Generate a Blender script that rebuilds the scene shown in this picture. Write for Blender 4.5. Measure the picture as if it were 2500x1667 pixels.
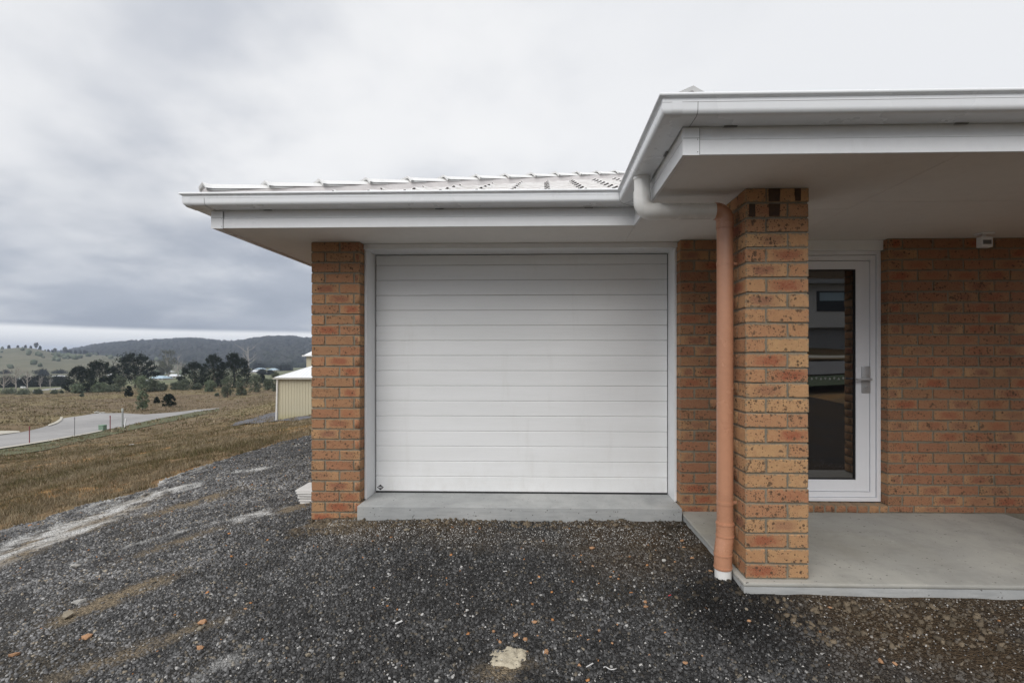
import bpy, bmesh, math, random
import numpy as np
from mathutils import Vector, Matrix, noise as mnoise
random.seed(7); RNG = np.random.default_rng(11)
for o in list(bpy.data.objects): bpy.data.objects.remove(o, do_unlink=True)
S = bpy.context.scene
C = S.collection
R = math.radians

# ------------------------------------------------------------------ camera
E = 1.375            # eye height over the foot of the garage pier
FPX = 1180.0         # focal length in photo pixels (photo 2500 wide)
TH = math.atan(0.026)
CX, CY = 1297.0, 870.0
cam = bpy.data.cameras.new('camera'); camo = bpy.data.objects.new('camera', cam); C.objects.link(camo)
camo.location = (0, 0, E); camo.rotation_euler = (R(90), 0, TH)
cam.sensor_width = 36; cam.lens = 36 * FPX / 2500
cam.shift_x = -(CX - 1250) / 2500; cam.shift_y = (CY - 833.5) / 2500
cam.clip_start = 0.05; cam.clip_end = 20000
S.camera = camo

def P(px, py, d):
    """photo pixel and depth -> place"""
    u = (px - CX) / FPX * d
    return Vector((u * math.cos(TH) - d * math.sin(TH), u * math.sin(TH) + d * math.cos(TH), E - (py - CY) / FPX * d))

# ------------------------------------------------------------------ world, sun, exposure
SUN_EL, SUN_AZ = 45.0, 202.0      # azimuth clockwise from +Y: behind the camera, a little left
W = bpy.data.worlds.new('World'); S.world = W; W.use_nodes = True
nt = W.node_tree; nt.nodes.clear()
class N:
    """small helper to write node trees"""
    def __init__(s, nt): s.nt = nt
    def n(s, t, ins=None, **kw):
        nd = s.nt.nodes.new(t)
        for k, v in kw.items(): setattr(nd, k, v)
        for k, v in (ins or {}).items():
            if isinstance(v, bpy.types.NodeSocket): s.nt.links.new(v, nd.inputs[k])
            else: nd.inputs[k].default_value = v
        return nd
    def math(s, op, a, b=0.0, clamp=False, c=None):
        d = {0: a, 1: b}
        if c is not None: d[2] = c
        return s.n('ShaderNodeMath', d, operation=op, use_clamp=clamp).outputs[0]
    def vmath(s, op, a, b=(0, 0, 0)):
        return s.n('ShaderNodeVectorMath', {0: a, 1: b}, operation=op).outputs[0]
    def smooth(s, v, a, b, lo=0.0, hi=1.0):
        return s.n('ShaderNodeMapRange', {0: v, 1: a, 2: b, 3: lo, 4: hi}, interpolation_type='SMOOTHSTEP').outputs[0]
    def noise(s, vec, scale, detail=4, rough=0.55, dist=0.0, out=0):
        return s.n('ShaderNodeTexNoise', {'Vector': vec, 'Scale': scale, 'Detail': detail, 'Roughness': rough, 'Distortion': dist}).outputs[out]
    def mix(s, f, a, b, mode='MIX'):
        nd = s.nt.nodes.new('ShaderNodeMix'); nd.data_type = 'RGBA'; nd.blend_type = mode
        for i, v in ((0, f), (6, a), (7, b)):
            if isinstance(v, bpy.types.NodeSocket): s.nt.links.new(v, nd.inputs[i])
            elif i == 0: nd.inputs[i].default_value = v
            else: nd.inputs[i].default_value = (*v[:3], 1)
        return nd.outputs[2]
    def sep(s, v):
        return s.n('ShaderNodeSeparateXYZ', {0: v}).outputs
    def comb(s, x, y, z):
        return s.n('ShaderNodeCombineXYZ', {0: x, 1: y, 2: z}).outputs[0]
w = N(nt)
sky = w.n('ShaderNodeTexSky', sky_type='NISHITA', sun_disc=False, sun_elevation=R(SUN_EL), sun_rotation=R(SUN_AZ))
dirv = w.n('ShaderNodeTexCoord').outputs['Generated']
sx, sy, sz = w.sep(dirv)[:3]
zz = w.math('MAXIMUM', sz, 0.0)
den = w.math('ADD', zz, 0.30)
px_ = w.math('DIVIDE', sx, den); py_ = w.math('DIVIDE', sy, den)
pv = w.comb(px_, py_, 0.35)
n1 = w.noise(w.vmath('ADD', pv, (3.1, 8.2, 0)), 0.85, 6, 0.48, 0.2)
n2 = w.noise(w.vmath('ADD', pv, (13.7, 2.4, 4.0)), 2.3, 5, 0.5, 0.1)
nn = w.math('ADD', w.math('MULTIPLY', n1, 0.72), w.math('MULTIPLY', n2, 0.28))
bright = w.smooth(nn, 0.40, 0.59)
# lower sky carries the darker base of the cloud sheet
elev = w.smooth(w.math('ADD', zz, w.math('MULTIPLY', w.math('SUBTRACT', n1, 0.5), 0.22)), 0.05, 0.40)
dark = w.mix(elev, (0.225, 0.248, 0.295), (0.400, 0.416, 0.450))
lite = w.mix(elev, (0.32, 0.343, 0.390), (0.585, 0.59, 0.60))
cl = w.mix(bright, dark, lite)
wob = w.noise(w.comb(px_, py_, 0.0), 0.5, 3, 0.5)
strip = w.smooth(w.math('SUBTRACT', zz, w.math('MULTIPLY', w.math('SUBTRACT', wob, 0.5), 0.012)), 0.040, 0.049, 1.0, 0.0)
def thin(pxx, pyy, a, b):   # thinner, brighter parts of the cloud sheet
    v = P(pxx, pyy, 1.0) - Vector((0, 0, E)); v.normalize()
    dt = w.n('ShaderNodeVectorMath', {0: w.vmath('NORMALIZE', dirv), 1: tuple(v)}, operation='DOT_PRODUCT').outputs['Value']
    return w.smooth(w.math('ADD', dt, w.math('MULTIPLY', w.math('SUBTRACT', n2, 0.5), 0.22)), a, b)
for q_, a_, b_, k_ in (((60, 150), 0.93, 1.03, 0.8), ((900, 230), 0.93, 1.03, 0.9), ((1430, 330), 0.95, 1.02, 0.4)):
    cl = w.mix(w.math('MULTIPLY', thin(*q_, a_, b_), k_), cl, (0.64, 0.64, 0.64))
cl = w.mix(strip, cl, (0.84, 0.84, 0.83))
bg1 = w.n('ShaderNodeBackground', {'Color': sky.outputs[0], 'Strength': 0.10})
bg2 = w.n('ShaderNodeBackground', {'Color': cl, 'Strength': 1.0})
ms = w.n('ShaderNodeMixShader', {0: 0.95, 1: bg1.outputs[0], 2: bg2.outputs[0]})
w.n('ShaderNodeOutputWorld', {0: ms.outputs[0]})

sl = bpy.data.lights.new('sun', 'SUN'); slo = bpy.data.objects.new('sun', sl); C.objects.link(slo)
sl.energy = 1.5; sl.angle = R(55); sl.color = (1.0, 0.975, 0.94)
az = R(SUN_AZ); el = R(SUN_EL)
sd = Vector((math.sin(az) * math.cos(el), math.cos(az) * math.cos(el), math.sin(el)))
slo.rotation_euler = sd.to_track_quat('Z', 'Y').to_euler()
slo.location = (-8, -20, 20)
S.view_settings.view_transform = 'Standard'; S.view_settings.look = 'None'
S.view_settings.exposure = 0.62; S.view_settings.gamma = 1.0; S.view_settings.use_curve_mapping = False
S.render.engine = 'CYCLES'

# ------------------------------------------------------------------ helpers
def tag(o, label=None, cat=None, group=None, kind=None):
    if label: o['label'] = label
    if cat: o['category'] = cat
    if group: o['group'] = group
    if kind: o['kind'] = kind
    return o
def empty(name, loc=(0, 0, 0), rz=0.0, parent=None):
    o = bpy.data.objects.new(name, None); C.objects.link(o); o.location = loc; o.rotation_euler[2] = rz
    o.empty_display_size = 0.2
    if parent: o.parent = parent
    return o
def link(name, me, mat=None, parent=None):
    o = bpy.data.objects.new(name, me); C.objects.link(o)
    if mat is not None and len(me.materials) == 0: me.materials.append(mat)
    if parent: o.parent = parent
    return o
def pydata(name, v, f, mat=None, parent=None, smooth=False):
    me = bpy.data.meshes.new(name); me.from_pydata([tuple(a) for a in v], [], f); me.update()
    if smooth: me.polygons.foreach_set('use_smooth', [True] * len(me.polygons))
    return link(name, me, mat, parent)
def bmobj(name, bm, mat=None, parent=None, smooth=False, autosm=None):
    bmesh.ops.recalc_face_normals(bm, faces=bm.faces)
    me = bpy.data.meshes.new(name); bm.to_mesh(me); bm.free()
    if smooth:
        me.polygons.foreach_set('use_smooth', [True] * len(me.polygons))
        if autosm: me.set_sharp_from_angle(angle=R(autosm))
    return link(name, me, mat, parent)
def box(bm, a, b, bev=0.0, rot=None):
    """axis aligned box from corner a to corner b"""
    c = [(a[i] + b[i]) / 2 for i in range(3)]; s = [abs(b[i] - a[i]) for i in range(3)]
    M = Matrix.Translation(c) @ (rot or Matrix.Identity(4)) @ Matrix.Diagonal((*s, 1))
    r = bmesh.ops.create_cube(bm, size=1.0, matrix=M)
    if bev > 0:
        es = list({e for v in r['verts'] for e in v.link_edges})
        bmesh.ops.bevel(bm, geom=es, offset=bev, segments=2, profile=0.6, affect='EDGES', clamp_overlap=True)
def boxobj(name, a, b, mat, parent=None, bev=0.0):
    bm = bmesh.new(); box(bm, a, b, bev); return bmobj(name, bm, mat, parent)
def tube(bm, pts, rad, seg=20, cap=True):
    """swept round tube through the points, rad a number or list"""
    pts = [Vector(p) for p in pts]; n = len(pts); rings = []
    rr = rad if isinstance(rad, (list, tuple)) else [rad] * n
    up = None
    for i, p in enumerate(pts):
        t = (pts[min(i + 1, n - 1)] - pts[max(i - 1, 0)]).normalized()
        if up is None:
            up = Vector((0, 0, 1)) if abs(t.z) < 0.9 else Vector((0, 1, 0))
        u = (up - t * up.dot(t)).normalized(); up = u; v = t.cross(u)
        rings.append([bm.verts.new(p + (u * math.cos(2 * math.pi * k / seg) + v * math.sin(2 * math.pi * k / seg)) * rr[i]) for k in range(seg)])
    for i in range(n - 1):
        for k in range(seg):
            bm.faces.new((rings[i][k], rings[i][(k + 1) % seg], rings[i + 1][(k + 1) % seg], rings[i + 1][k]))
    if cap:
        bm.faces.new(rings[0][::-1]); bm.faces.new(rings[-1])
def proj(x, y, z):
    d = y * math.cos(TH) - x * math.sin(TH); u = x * math.cos(TH) + y * math.sin(TH)
    return CX + FPX * u / d, CY - FPX * (z - E) / d, d

def mat(name):
    m = bpy.data.materials.new(name); m.use_nodes = True; m.node_tree.nodes.clear()
    return m, N(m.node_tree)
def finish(n, color, rough=0.6, bump=None, bstr=0.3, bdist=0.01, metallic=0.0, spec=0.5, ior=None, **extra):
    ins = {'Base Color': color if isinstance(color, bpy.types.NodeSocket) else (*color, 1), 'Roughness': rough, 'Metallic': metallic, 'Specular IOR Level': spec}
    if ior: ins['IOR'] = ior
    ins.update(extra)
    if bump is not None:
        ins['Normal'] = n.n('ShaderNodeBump', {'Height': bump, 'Strength': bstr, 'Distance': bdist}).outputs[0]
    p = n.n('ShaderNodeBsdfPrincipled', ins)
    n.n('ShaderNodeOutputMaterial', {0: p.outputs[0]})
    return p
def obco(n): return n.n('ShaderNodeTexCoord').outputs['Object']
def worldpos(n): return n.n('ShaderNodeNewGeometry').outputs['Position']
def simple(name, col, rough=0.6, var=0.12, scale=6.0, bump=0.0, metallic=0.0, spec=0.5, stretch=None, dirt=0.0):
    m, n = mat(name); v = worldpos(n)
    if stretch: v = n.vmath('MULTIPLY', v, stretch)
    a = n.noise(v, scale, 5, 0.6); b = n.noise(v, scale * 9, 3, 0.6)
    f = n.math('ADD', n.math('MULTIPLY', a, 0.65), n.math('MULTIPLY', b, 0.35))
    lo = tuple(c * (1 - var) for c in col); hi = tuple(min(1, c * (1 + var)) for c in col)
    c = n.mix(n.smooth(f, 0.3, 0.7), lo, hi)
    if dirt:
        d = n.noise(n.vmath('MULTIPLY', worldpos(n), (3, 3, 0.7)), 2.3, 6, 0.7)
        c = n.mix(n.math('MULTIPLY', n.smooth(d, 0.56, 0.75), dirt), c, (0.30, 0.27, 0.22))
    rg = n.smooth(a, 0.2, 0.8, rough * 0.85, min(1, rough * 1.15))
    finish(n, c, rg, b if bump else None, bump, 0.004, metallic, spec)
    return m

M = {}
M['paint'] = simple('white_paint', (0.84, 0.85, 0.86), 0.38, 0.03, 3.0, 0.0, dirt=0.10)
M['gutter'] = simple('gutter_paint', (0.83, 0.845, 0.86), 0.28, 0.02, 2.0, dirt=0.06)
M['soffit'] = simple('soffit_paint', (0.80, 0.775, 0.74), 0.7, 0.04, 1.2, dirt=0.10)
M['jamb'] = simple('jamb_paint', (0.84, 0.85, 0.86), 0.45, 0.03, 2.0)
M['curtain'] = simple('door_panel_paint', (0.80, 0.80, 0.79), 0.42, 0.025, 2.5, 0.06, stretch=(0.2, 1, 3), dirt=0.08)
def mk_curtain():
    m, n = mat('door_panel_paint'); v = worldpos(n); x, y, z = n.sep(v)[:3]
    a = n.noise(n.vmath('MULTIPLY', v, (0.25, 1, 2)), 2.5, 5, 0.6); gr = n.noise(n.vmath('MULTIPLY', v, (6, 1, 160)), 1.0, 3, 0.6); b = n.noise(n.vmath('MULTIPLY', v, (1, 1, 0.6)), 9, 6, 0.7)
    c = n.mix(n.smooth(a, 0.3, 0.7), (0.80, 0.805, 0.80), (0.85, 0.855, 0.855))
    c = n.mix(n.math('MULTIPLY', n.smooth(gr, 0.45, 0.7), 0.10), c, (0.62, 0.62, 0.61))
    low = n.smooth(z, 0.15, 0.62, 1, 0)
    c = n.mix(n.math('MULTIPLY', n.math('MULTIPLY', low, n.smooth(b, 0.42, 0.72)), 0.16), c, (0.50, 0.46, 0.40))
    c = n.mix(n.math('MULTIPLY', n.smooth(n.noise(n.vmath('MULTIPLY', v, (3, 1, 0.5)), 1.6, 5, 0.7), 0.55, 0.75), 0.16), c, (0.55, 0.53, 0.48))
    wv = n.noise(n.vmath('MULTIPLY', v, (1, 1, 0.4)), 3.2, 2, 0.5)
    h = n.math('ADD', n.math('MULTIPLY', gr, 0.25), n.math('MULTIPLY', wv, 3.0))
    finish(n, c, 0.36, h, 0.12, 0.006); return m
M['curtain'] = mk_curtain()
M['black'] = simple('black_rubber', (0.015, 0.015, 0.016), 0.6, 0.2)
M['decal'] = simple('white_print', (0.75, 0.75, 0.75), 0.5, 0.02)
M['alu'] = simple('powder_coat', (0.83, 0.84, 0.87), 0.32, 0.02, 2.0)
M['steel'] = simple('satin_steel', (0.50, 0.50, 0.505), 0.38, 0.05, 30, metallic=0.45)
M['pvc_white'] = simple('white_pvc', (0.80, 0.79, 0.76), 0.28, 0.03, 4, dirt=0.15)
M['pvc_clay'] = simple('terracotta_pvc', (0.50, 0.25, 0.15), 0.28, 0.07, 4, dirt=0.10)
M['cap'] = simple('ridge_cap_paint', (0.78, 0.78, 0.77), 0.55, 0.04, 5, 0.2, dirt=0.12)
M['pointing'] = simple('roof_pointing', (0.64, 0.61, 0.60), 0.85, 0.08, 8, 0.4)
M['seam2'] = simple('shallow_seam', (0.56, 0.56, 0.56), 0.7, 0.05)
M['seam'] = simple('dark_seam', (0.20, 0.20, 0.20), 0.7, 0.1)  # dark grey for joint lines, clips and screw heads
M['stake_red'] = simple('red_stake', (0.22, 0.05, 0.06), 0.7, 0.2)
M['stake_grey'] = simple('grey_stake', (0.22, 0.22, 0.22), 0.7, 0.2)
M['cab_green'] = simple('green_cabinet', (0.17, 0.25, 0.18), 0.5, 0.1)
M['kerb'] = simple('kerb_concrete', (0.48, 0.45, 0.38), 0.85, 0.12, 3)
M['bark'] = simple('bark', (0.10, 0.08, 0.06), 0.9, 0.3, 4)
M['palebark'] = simple('pale_bark', (0.34, 0.31, 0.28), 0.9, 0.2, 2)
M['roof_far'] = simple('pale_roof_sheet', (0.66, 0.68, 0.70), 0.5, 0.08, 0.5)
M['roof_blue'] = simple('blue_roof_sheet', (0.38, 0.50, 0.58), 0.5, 0.08, 0.5)
M['roof_grey'] = simple('grey_roof_sheet', (0.30, 0.31, 0.32), 0.6, 0.08, 0.5)
M['wall_far'] = simple('far_house_wall', (0.42, 0.38, 0.33), 0.8, 0.1, 0.5)
M['wall_white'] = simple('rendered_wall', (0.62, 0.62, 0.61), 0.8, 0.05, 1)
M['darkwin'] = simple('dark_window', (0.03, 0.035, 0.04), 0.15, 0.1)
M['board'] = simple('sheet_board', (0.66, 0.65, 0.63), 0.8, 0.08, 6, 0.2)
M['mortarlump'] = simple('dried_mortar', (0.46, 0.41, 0.31), 0.95, 0.22, 22, 0.8)

# tiles: speckled light paint
def mk_tile():
    m, n = mat('roof_tile_paint'); v = worldpos(n)
    sp = n.noise(v, 120, 2, 0.5); big = n.noise(v, 5, 4, 0.6)
    c = n.mix(n.smooth(big, 0.3, 0.7), (0.68, 0.66, 0.645), (0.80, 0.79, 0.78))
    c = n.mix(n.math('MULTIPLY', n.smooth(sp, 0.66, 0.74), 0.7), c, (0.10, 0.09, 0.08))
    finish(n, c, 0.6, sp, 0.3, 0.003); return m
M['tile'] = mk_tile(); M['tilegap'] = simple('tile_gap_shade', (0.055, 0.045, 0.042), 0.9, 0.2)  # second one: interlock gap shade put into a near-black colour

# bricks: colour from the brick's own random number, speckle and a fired blush in its middle
def mk_brick():
    m, n = mat('clay_brick')
    g = n.n('ShaderNodeAttribute', attribute_name='bg').outputs['Vector']
    sz = n.n('ShaderNodeAttribute', attribute_name='bs').outputs['Vector']
    r1 = n.math('FRACT', n.math('ADD', n.n('ShaderNodeObjectInfo').outputs['Random'], n.n('ShaderNodeAttribute', attribute_name='rnd').outputs['Fac']))
    r2 = n.math('FRACT', n.math('MULTIPLY', r1, 17.31)); r3 = n.math('FRACT', n.math('MULTIPLY', r1, 91.7))
    r4 = n.math('FRACT', n.math('MULTIPLY', r1, 251.9))
    loc = n.vmath('MULTIPLY', g, sz)
    seed = n.vmath('ADD', loc, n.comb(n.math('MULTIPLY', r1, 40), n.math('MULTIPLY', r2, 40), n.math('MULTIPLY', r3, 40)))
    fine = n.noise(seed, 190, 3, 0.6); mid = n.noise(seed, 28, 4, 0.6); spots = n.noise(seed, 58, 2, 0.5)
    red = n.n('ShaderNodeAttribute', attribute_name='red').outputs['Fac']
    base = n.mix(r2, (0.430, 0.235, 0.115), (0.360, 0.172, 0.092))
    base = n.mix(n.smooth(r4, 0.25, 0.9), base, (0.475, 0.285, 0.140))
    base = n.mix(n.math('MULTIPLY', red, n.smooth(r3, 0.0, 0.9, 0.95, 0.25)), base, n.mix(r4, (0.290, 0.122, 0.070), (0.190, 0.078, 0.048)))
    base = n.mix(n.math('MULTIPLY', n.smooth(mid, 0.35, 0.7), 0.35), base, (0.30, 0.140, 0.08))
    gx, gy, gz = n.sep(g)[:3]
    ax = n.math('ABSOLUTE', n.math('SUBTRACT', gx, n.math('ADD', 0.5, n.math('MULTIPLY', n.math('SUBTRACT', r4, 0.5), 0.3))))
    az_ = n.math('ABSOLUTE', n.math('SUBTRACT', gz, 0.5))
    bl = n.math('MULTIPLY', n.smooth(n.math('ADD', ax, n.math('MULTIPLY', n.math('SUBTRACT', mid, 0.5), 0.6)), 0.10, 0.48, 1, 0),
                n.smooth(n.math('ADD', az_, n.math('MULTIPLY', n.math('SUBTRACT', mid, 0.5), 0.6)), 0.15, 0.55, 1, 0))
    amt = n.smooth(r3, 0.20, 0.85, 0.0, 0.9)
    blc = n.mix(n.smooth(r4, 0.3, 0.8), (0.27, 0.070, 0.038), (0.21, 0.090, 0.062))
    c = n.mix(n.math('MULTIPLY', bl, amt), base, blc)
    # iron spots, more on some bricks, gathered in patches and along the lower arris
    gather = n.math('ADD', n.smooth(n.noise(seed, 14, 2, 0.5), 0.42, 0.66), n.smooth(gz, 0.16, 0.03, 0.0, 0.55))
    th = n.math('SUBTRACT', 0.72, n.math('MULTIPLY', gather, n.smooth(r2, 0.1, 1.0, 0.08, 0.17)))
    def dots(sc, rr, keep):
        vo = n.n('ShaderNodeTexVoronoi', {'Vector': n.vmath('ADD', seed, n.vmath('MULTIPLY', n.comb(mid, fine, mid), (0.004, 0.004, 0.004))), 'Scale': sc, 'Randomness': 1.0})
        cr_, cg_, cb_ = n.sep(vo.outputs['Color'])[:3]
        on = n.math('GREATER_THAN', n.math('ADD', cr_, n.math('MULTIPLY', gather, 0.20)), keep)
        return n.math('MULTIPLY', n.math('LESS_THAN', vo.outputs['Distance'], n.math('MULTIPLY', n.math('ADD', 0.35, cg_), rr)), on)
    sp = n.math('MAXIMUM', n.math('MAXIMUM', dots(110, 0.36, n.smooth(r2, 0, 1, 0.92, 0.62)), dots(48, 0.34, n.smooth(r2, 0, 1, 0.98, 0.72))), n.math('GREATER_THAN', spots, n.math('ADD', th, 0.05)))
    sp2 = n.smooth(n.noise(seed, 24, 2, 0.4), 0.675, 0.72)
    c = n.mix(n.math('MULTIPLY', sp, 0.85), c, (0.035, 0.022, 0.018))
    c = n.mix(n.math('MULTIPLY', sp2, 0.8), c, (0.045, 0.028, 0.022))
    # mortar smeared on the arrises
    ssx, ssy, ssz = n.sep(sz)[:3]
    def edge(gc, s): return n.math('MULTIPLY', n.math('SUBTRACT', 0.5, n.math('ABSOLUTE', n.math('SUBTRACT', gc, 0.5))), s)
    ed = n.math('MINIMUM', n.math('MAXIMUM', edge(gx, ssx), edge(gy, ssy)), 99)
    ez = edge(gz, ssz)
    sm = n.noise(seed, 60, 3, 0.65)
    lim = n.math('MULTIPLY', n.smooth(sm, 0.40, 0.72), 0.015)
    msk = n.math('LESS_THAN', ez, lim)
    msk2 = n.math('LESS_THAN', ed, lim)
    c = n.mix(n.math('MULTIPLY', n.math('MAXIMUM', msk, msk2), 0.75), c, (0.20, 0.165, 0.115))
    c = n.mix(n.math('MULTIPLY', n.smooth(fine, 0.35, 0.65), 0.22), c, (0.62, 0.40, 0.22))
    h = n.math('ADD', n.math('MULTIPLY', fine, 0.5), n.math('SUBTRACT', n.math('MULTIPLY', mid, 0.8), n.math('MULTIPLY', sp, 0.6)))
    finish(n, c, 0.88, h, 0.55, 0.004, spec=0.25)
    return m
M['brick'] = mk_brick()
M['fired'] = simple('fired_brick_band', (0.065, 0.036, 0.022), 0.9, 0.4, 30, 0.4)
M['mortar'] = simple('mortar', (0.215, 0.19, 0.145), 0.95, 0.25, 14, 0.6)

def mk_concrete(name, lo, hi, zwhite=None):
    m, n = mat(name); v = worldpos(n)
    a = n.noise(v, 1.1, 6, 0.62, 0.6); b = n.noise(v, 26, 5, 0.7); s = n.noise(n.vmath('MULTIPLY', v, (1, 1, 9)), 6, 4, 0.6)
    c = n.mix(n.smooth(a, 0.3, 0.7), lo, hi)
    c = n.mix(n.math('MULTIPLY', n.smooth(s, 0.4, 0.75), 0.35), c, tuple(x * 0.6 for x in lo))
    c = n.mix(n.math('MULTIPLY', n.smooth(b, 0.60, 0.78), 0.5), c, tuple(min(1, x * 1.35) for x in hi))
    tr = n.noise(n.vmath('MULTIPLY', n.vmath('ADD', v, n.vmath('MULTIPLY', n.comb(a, b, a), (0.5, 0.5, 0))), (2, 14, 2)), 2.5, 5, 0.7)
    c = n.mix(n.math('MULTIPLY', n.smooth(tr, 0.45, 0.75), 0.22), c, tuple(x * 0.72 for x in lo))
    c = n.mix(n.math('MULTIPLY', n.smooth(n.noise(v, 48, 2, 0.4), 0.70, 0.74), 0.8), c, (0.08, 0.075, 0.07))
    st = n.math('MULTIPLY', n.smooth(n.noise(v, 0.9, 3, 0.5, 0.5), 0.55, 0.75), 0.4)
    c = n.mix(st, c, (0.27, 0.25, 0.19))
    finish(n, c, 0.8, b, 0.25, 0.004, spec=0.3); return m
M['slab'] = mk_concrete('porch_concrete', (0.33, 0.325, 0.30), (0.42, 0.41, 0.37))
M['gslab'] = mk_concrete('garage_concrete', (0.34, 0.35, 0.35), (0.47, 0.475, 0.465))

def mk_glass():
    m, n = mat('dark_door_glass'); v = worldpos(n)
    wv = n.noise(v, 1.3, 2, 0.4)
    finish(n, (0.012, 0.012, 0.013), 0.015, wv, 0.02, 0.02, ior=2.35, spec=0.5); return m
M['glass'] = mk_glass()

# ------------------------------------------------------------------ terrain height
def wr(x, y):
    r = np.sqrt(x * x + y * y) + 1e-9; k = np.log(1 + r / 5.0) / r
    return np.stack([x * k, y * k], -1)
ctl = []
for px, py, d in [
    (0,1302,5.2),(0,1200,9.5),(0,1130,20),(0,1095,32),(0,1063,38.5),(0,1005,62),(0,966,140),(0,945,260),(0,922,520),
    (258,1223,6.2),(250,1120,15),(251,1050,48),(235,1009,62),(250,957,155),(250,930,350),
    (517,1126,8.0),(425,1080,19),(425,1016,66),(425,948,150),(425,925,350),
    (531,1060,24),(531,997,85),(531,946,160),(531,922,380),
    (759,1063,11),(700,1024,31),(700,975,80),(700,945,160),(700,918,380)]:
    p = P(px, py, d); ctl.append((p.x, p.y, p.z))
ctl += [(-1.9,3.9,0.0),(0,3.8,0.015),(1.0,3.7,0.03),(1.0,2.7,0.05),(2.2,2.6,0.04),(4,2.6,0.04),(6,3,0.02),(0,2,-0.01),(0,0,-0.05),(2,0,0.0),
        (-2,2,-0.12),(-2.6,5,-0.12),(-4,3.5,-0.33),(-4.2,6,-0.30),(-3.0,9,-0.18),(-6,1,-0.50),(-4,-3,-0.2),(0,-4,0.0),(5,-4,0.2),
        (8,8,0.0),(6,20,-1.0),(30,40,-2.0),(60,0,3.0),(12,-10,0.75),(13,-17,1.3),(16,-24,2.1),(28,-28,2.8),(-10,-20,0.3),(-40,-20,-3),(-60,0,-6),(-60,-60,-4),
        (0,-80,8),(80,-80,12),(100,100,-4),(0,100,-6.5),(0,300,-13),(300,300,-10),(300,-100,10),(-300,0,-16),(-300,-300,-12),(0,-400,15)]
for a in range(0, 360, 30):
    ctl.append((1800 * math.sin(R(a)), 1800 * math.cos(R(a)), -21)); ctl.append((6500 * math.sin(R(a)), 6500 * math.cos(R(a)), -23))
ctl = np.array(ctl); K = wr(ctl[:, 0], ctl[:, 1])
def tps(d2): return np.where(d2 < 1e-12, 0, d2 * np.log(np.maximum(d2, 1e-12)) * 0.5)
_d = ((K[:, None] - K[None]) ** 2).sum(-1); nK = len(K)
A = np.zeros((nK + 3, nK + 3)); A[:nK, :nK] = tps(_d) + np.eye(nK) * 1e-3; A[:nK, nK] = 1; A[:nK, nK + 1:] = K; A[nK:, :nK] = A[:nK, nK:].T
SOL = np.linalg.solve(A, np.concatenate([ctl[:, 2], [0, 0, 0]]))
def H(x, y):
    x = np.atleast_1d(np.asarray(x, float)); y = np.atleast_1d(np.asarray(y, float)); sh = x.shape
    q = wr(x.ravel(), y.ravel()); out = np.zeros(len(q))
    for i in range(0, len(q), 20000):
        qq = q[i:i + 20000]; d2 = ((qq[:, None] - K[None]) ** 2).sum(-1)
        out[i:i + 20000] = tps(d2) @ SOL[:nK] + SOL[nK] + qq @ SOL[nK + 1:]
    return out.reshape(sh)
def h1(x, y): return float(H(x, y)[0])
def hit(px, py, dmin=3.0, dmax=900.0):
    """where the sight line through a photo pixel meets the ground"""
    ds = np.geomspace(dmin, dmax, 500)
    u = (px - CX) / FPX * ds; X = u * math.cos(TH) - ds * math.sin(TH); Y = u * math.sin(TH) + ds * math.cos(TH); Z = E - (py - CY) / FPX * ds
    g = Z - H(X, Y); i = np.where(g < 0)[0]
    if len(i) == 0: return P(px, py, dmax)
    i = max(i[0], 1); t = g[i - 1] / (g[i - 1] - g[i]); d = ds[i - 1] + t * (ds[i] - ds[i - 1])
    return P(px, py, d)
def vnoise(x, y, s, oct=3):
    """cheap value noise on arrays"""
    out = np.zeros_like(x); amp = 1; tot = 0
    for o in range(oct):
        xs, ys = x * s + 17.3 * o, y * s + 5.1 * o; xi, yi = np.floor(xs), np.floor(ys); fx, fy = xs - xi, ys - yi
        fx = fx * fx * (3 - 2 * fx); fy = fy * fy * (3 - 2 * fy)
        def hsh(a, b): v = np.sin(a * 127.1 + b * 311.7) * 43758.5453; return v - np.floor(v)
        v = hsh(xi, yi) * (1 - fx) * (1 - fy) + hsh(xi + 1, yi) * fx * (1 - fy) + hsh(xi, yi + 1) * (1 - fx) * fy + hsh(xi + 1, yi + 1) * fx * fy
        out += v * amp; tot += amp; amp *= 0.5; s *= 2.03
    return out / tot
def grid_mesh(name, X, Y, Z, m, keep=None, smooth=True):
    nr, nc = X.shape; v = np.stack([X, Y, Z], -1).reshape(-1, 3)
    idx = np.arange(nr * nc).reshape(nr, nc)
    q = np.stack([idx[:-1, :-1], idx[:-1, 1:], idx[1:, 1:], idx[1:, :-1]], -1).reshape(-1, 4)
    if keep is not None: q = q[keep.reshape(-1)]
    return raw_mesh(name, v, q, m, smooth)
def raw_mesh(name, v, q, m, smooth=False, attrs=None, parent=None):
    me = bpy.data.meshes.new(name); k = q.shape[1]
    me.vertices.add(len(v)); me.vertices.foreach_set('co', np.ascontiguousarray(v, dtype=np.float32).ravel())
    me.loops.add(q.size); me.loops.foreach_set('vertex_index', np.ascontiguousarray(q, dtype=np.int32).ravel())
    me.polygons.add(len(q)); me.polygons.foreach_set('loop_start', np.arange(0, q.size, k, dtype=np.int32))
    me.update(calc_edges=True)
    if smooth: me.polygons.foreach_set('use_smooth', np.ones(len(q), dtype=bool))
    for an, (ty, data) in (attrs or {}).items():
        a = me.attributes.new(an, ty, 'POINT')
        a.data.foreach_set('vector' if ty == 'FLOAT_VECTOR' else ('color' if ty == 'FLOAT_COLOR' else 'value'), np.ascontiguousarray(data, dtype=np.float32).ravel())
    me.validate()
    return link(name, me, m, parent)

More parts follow.
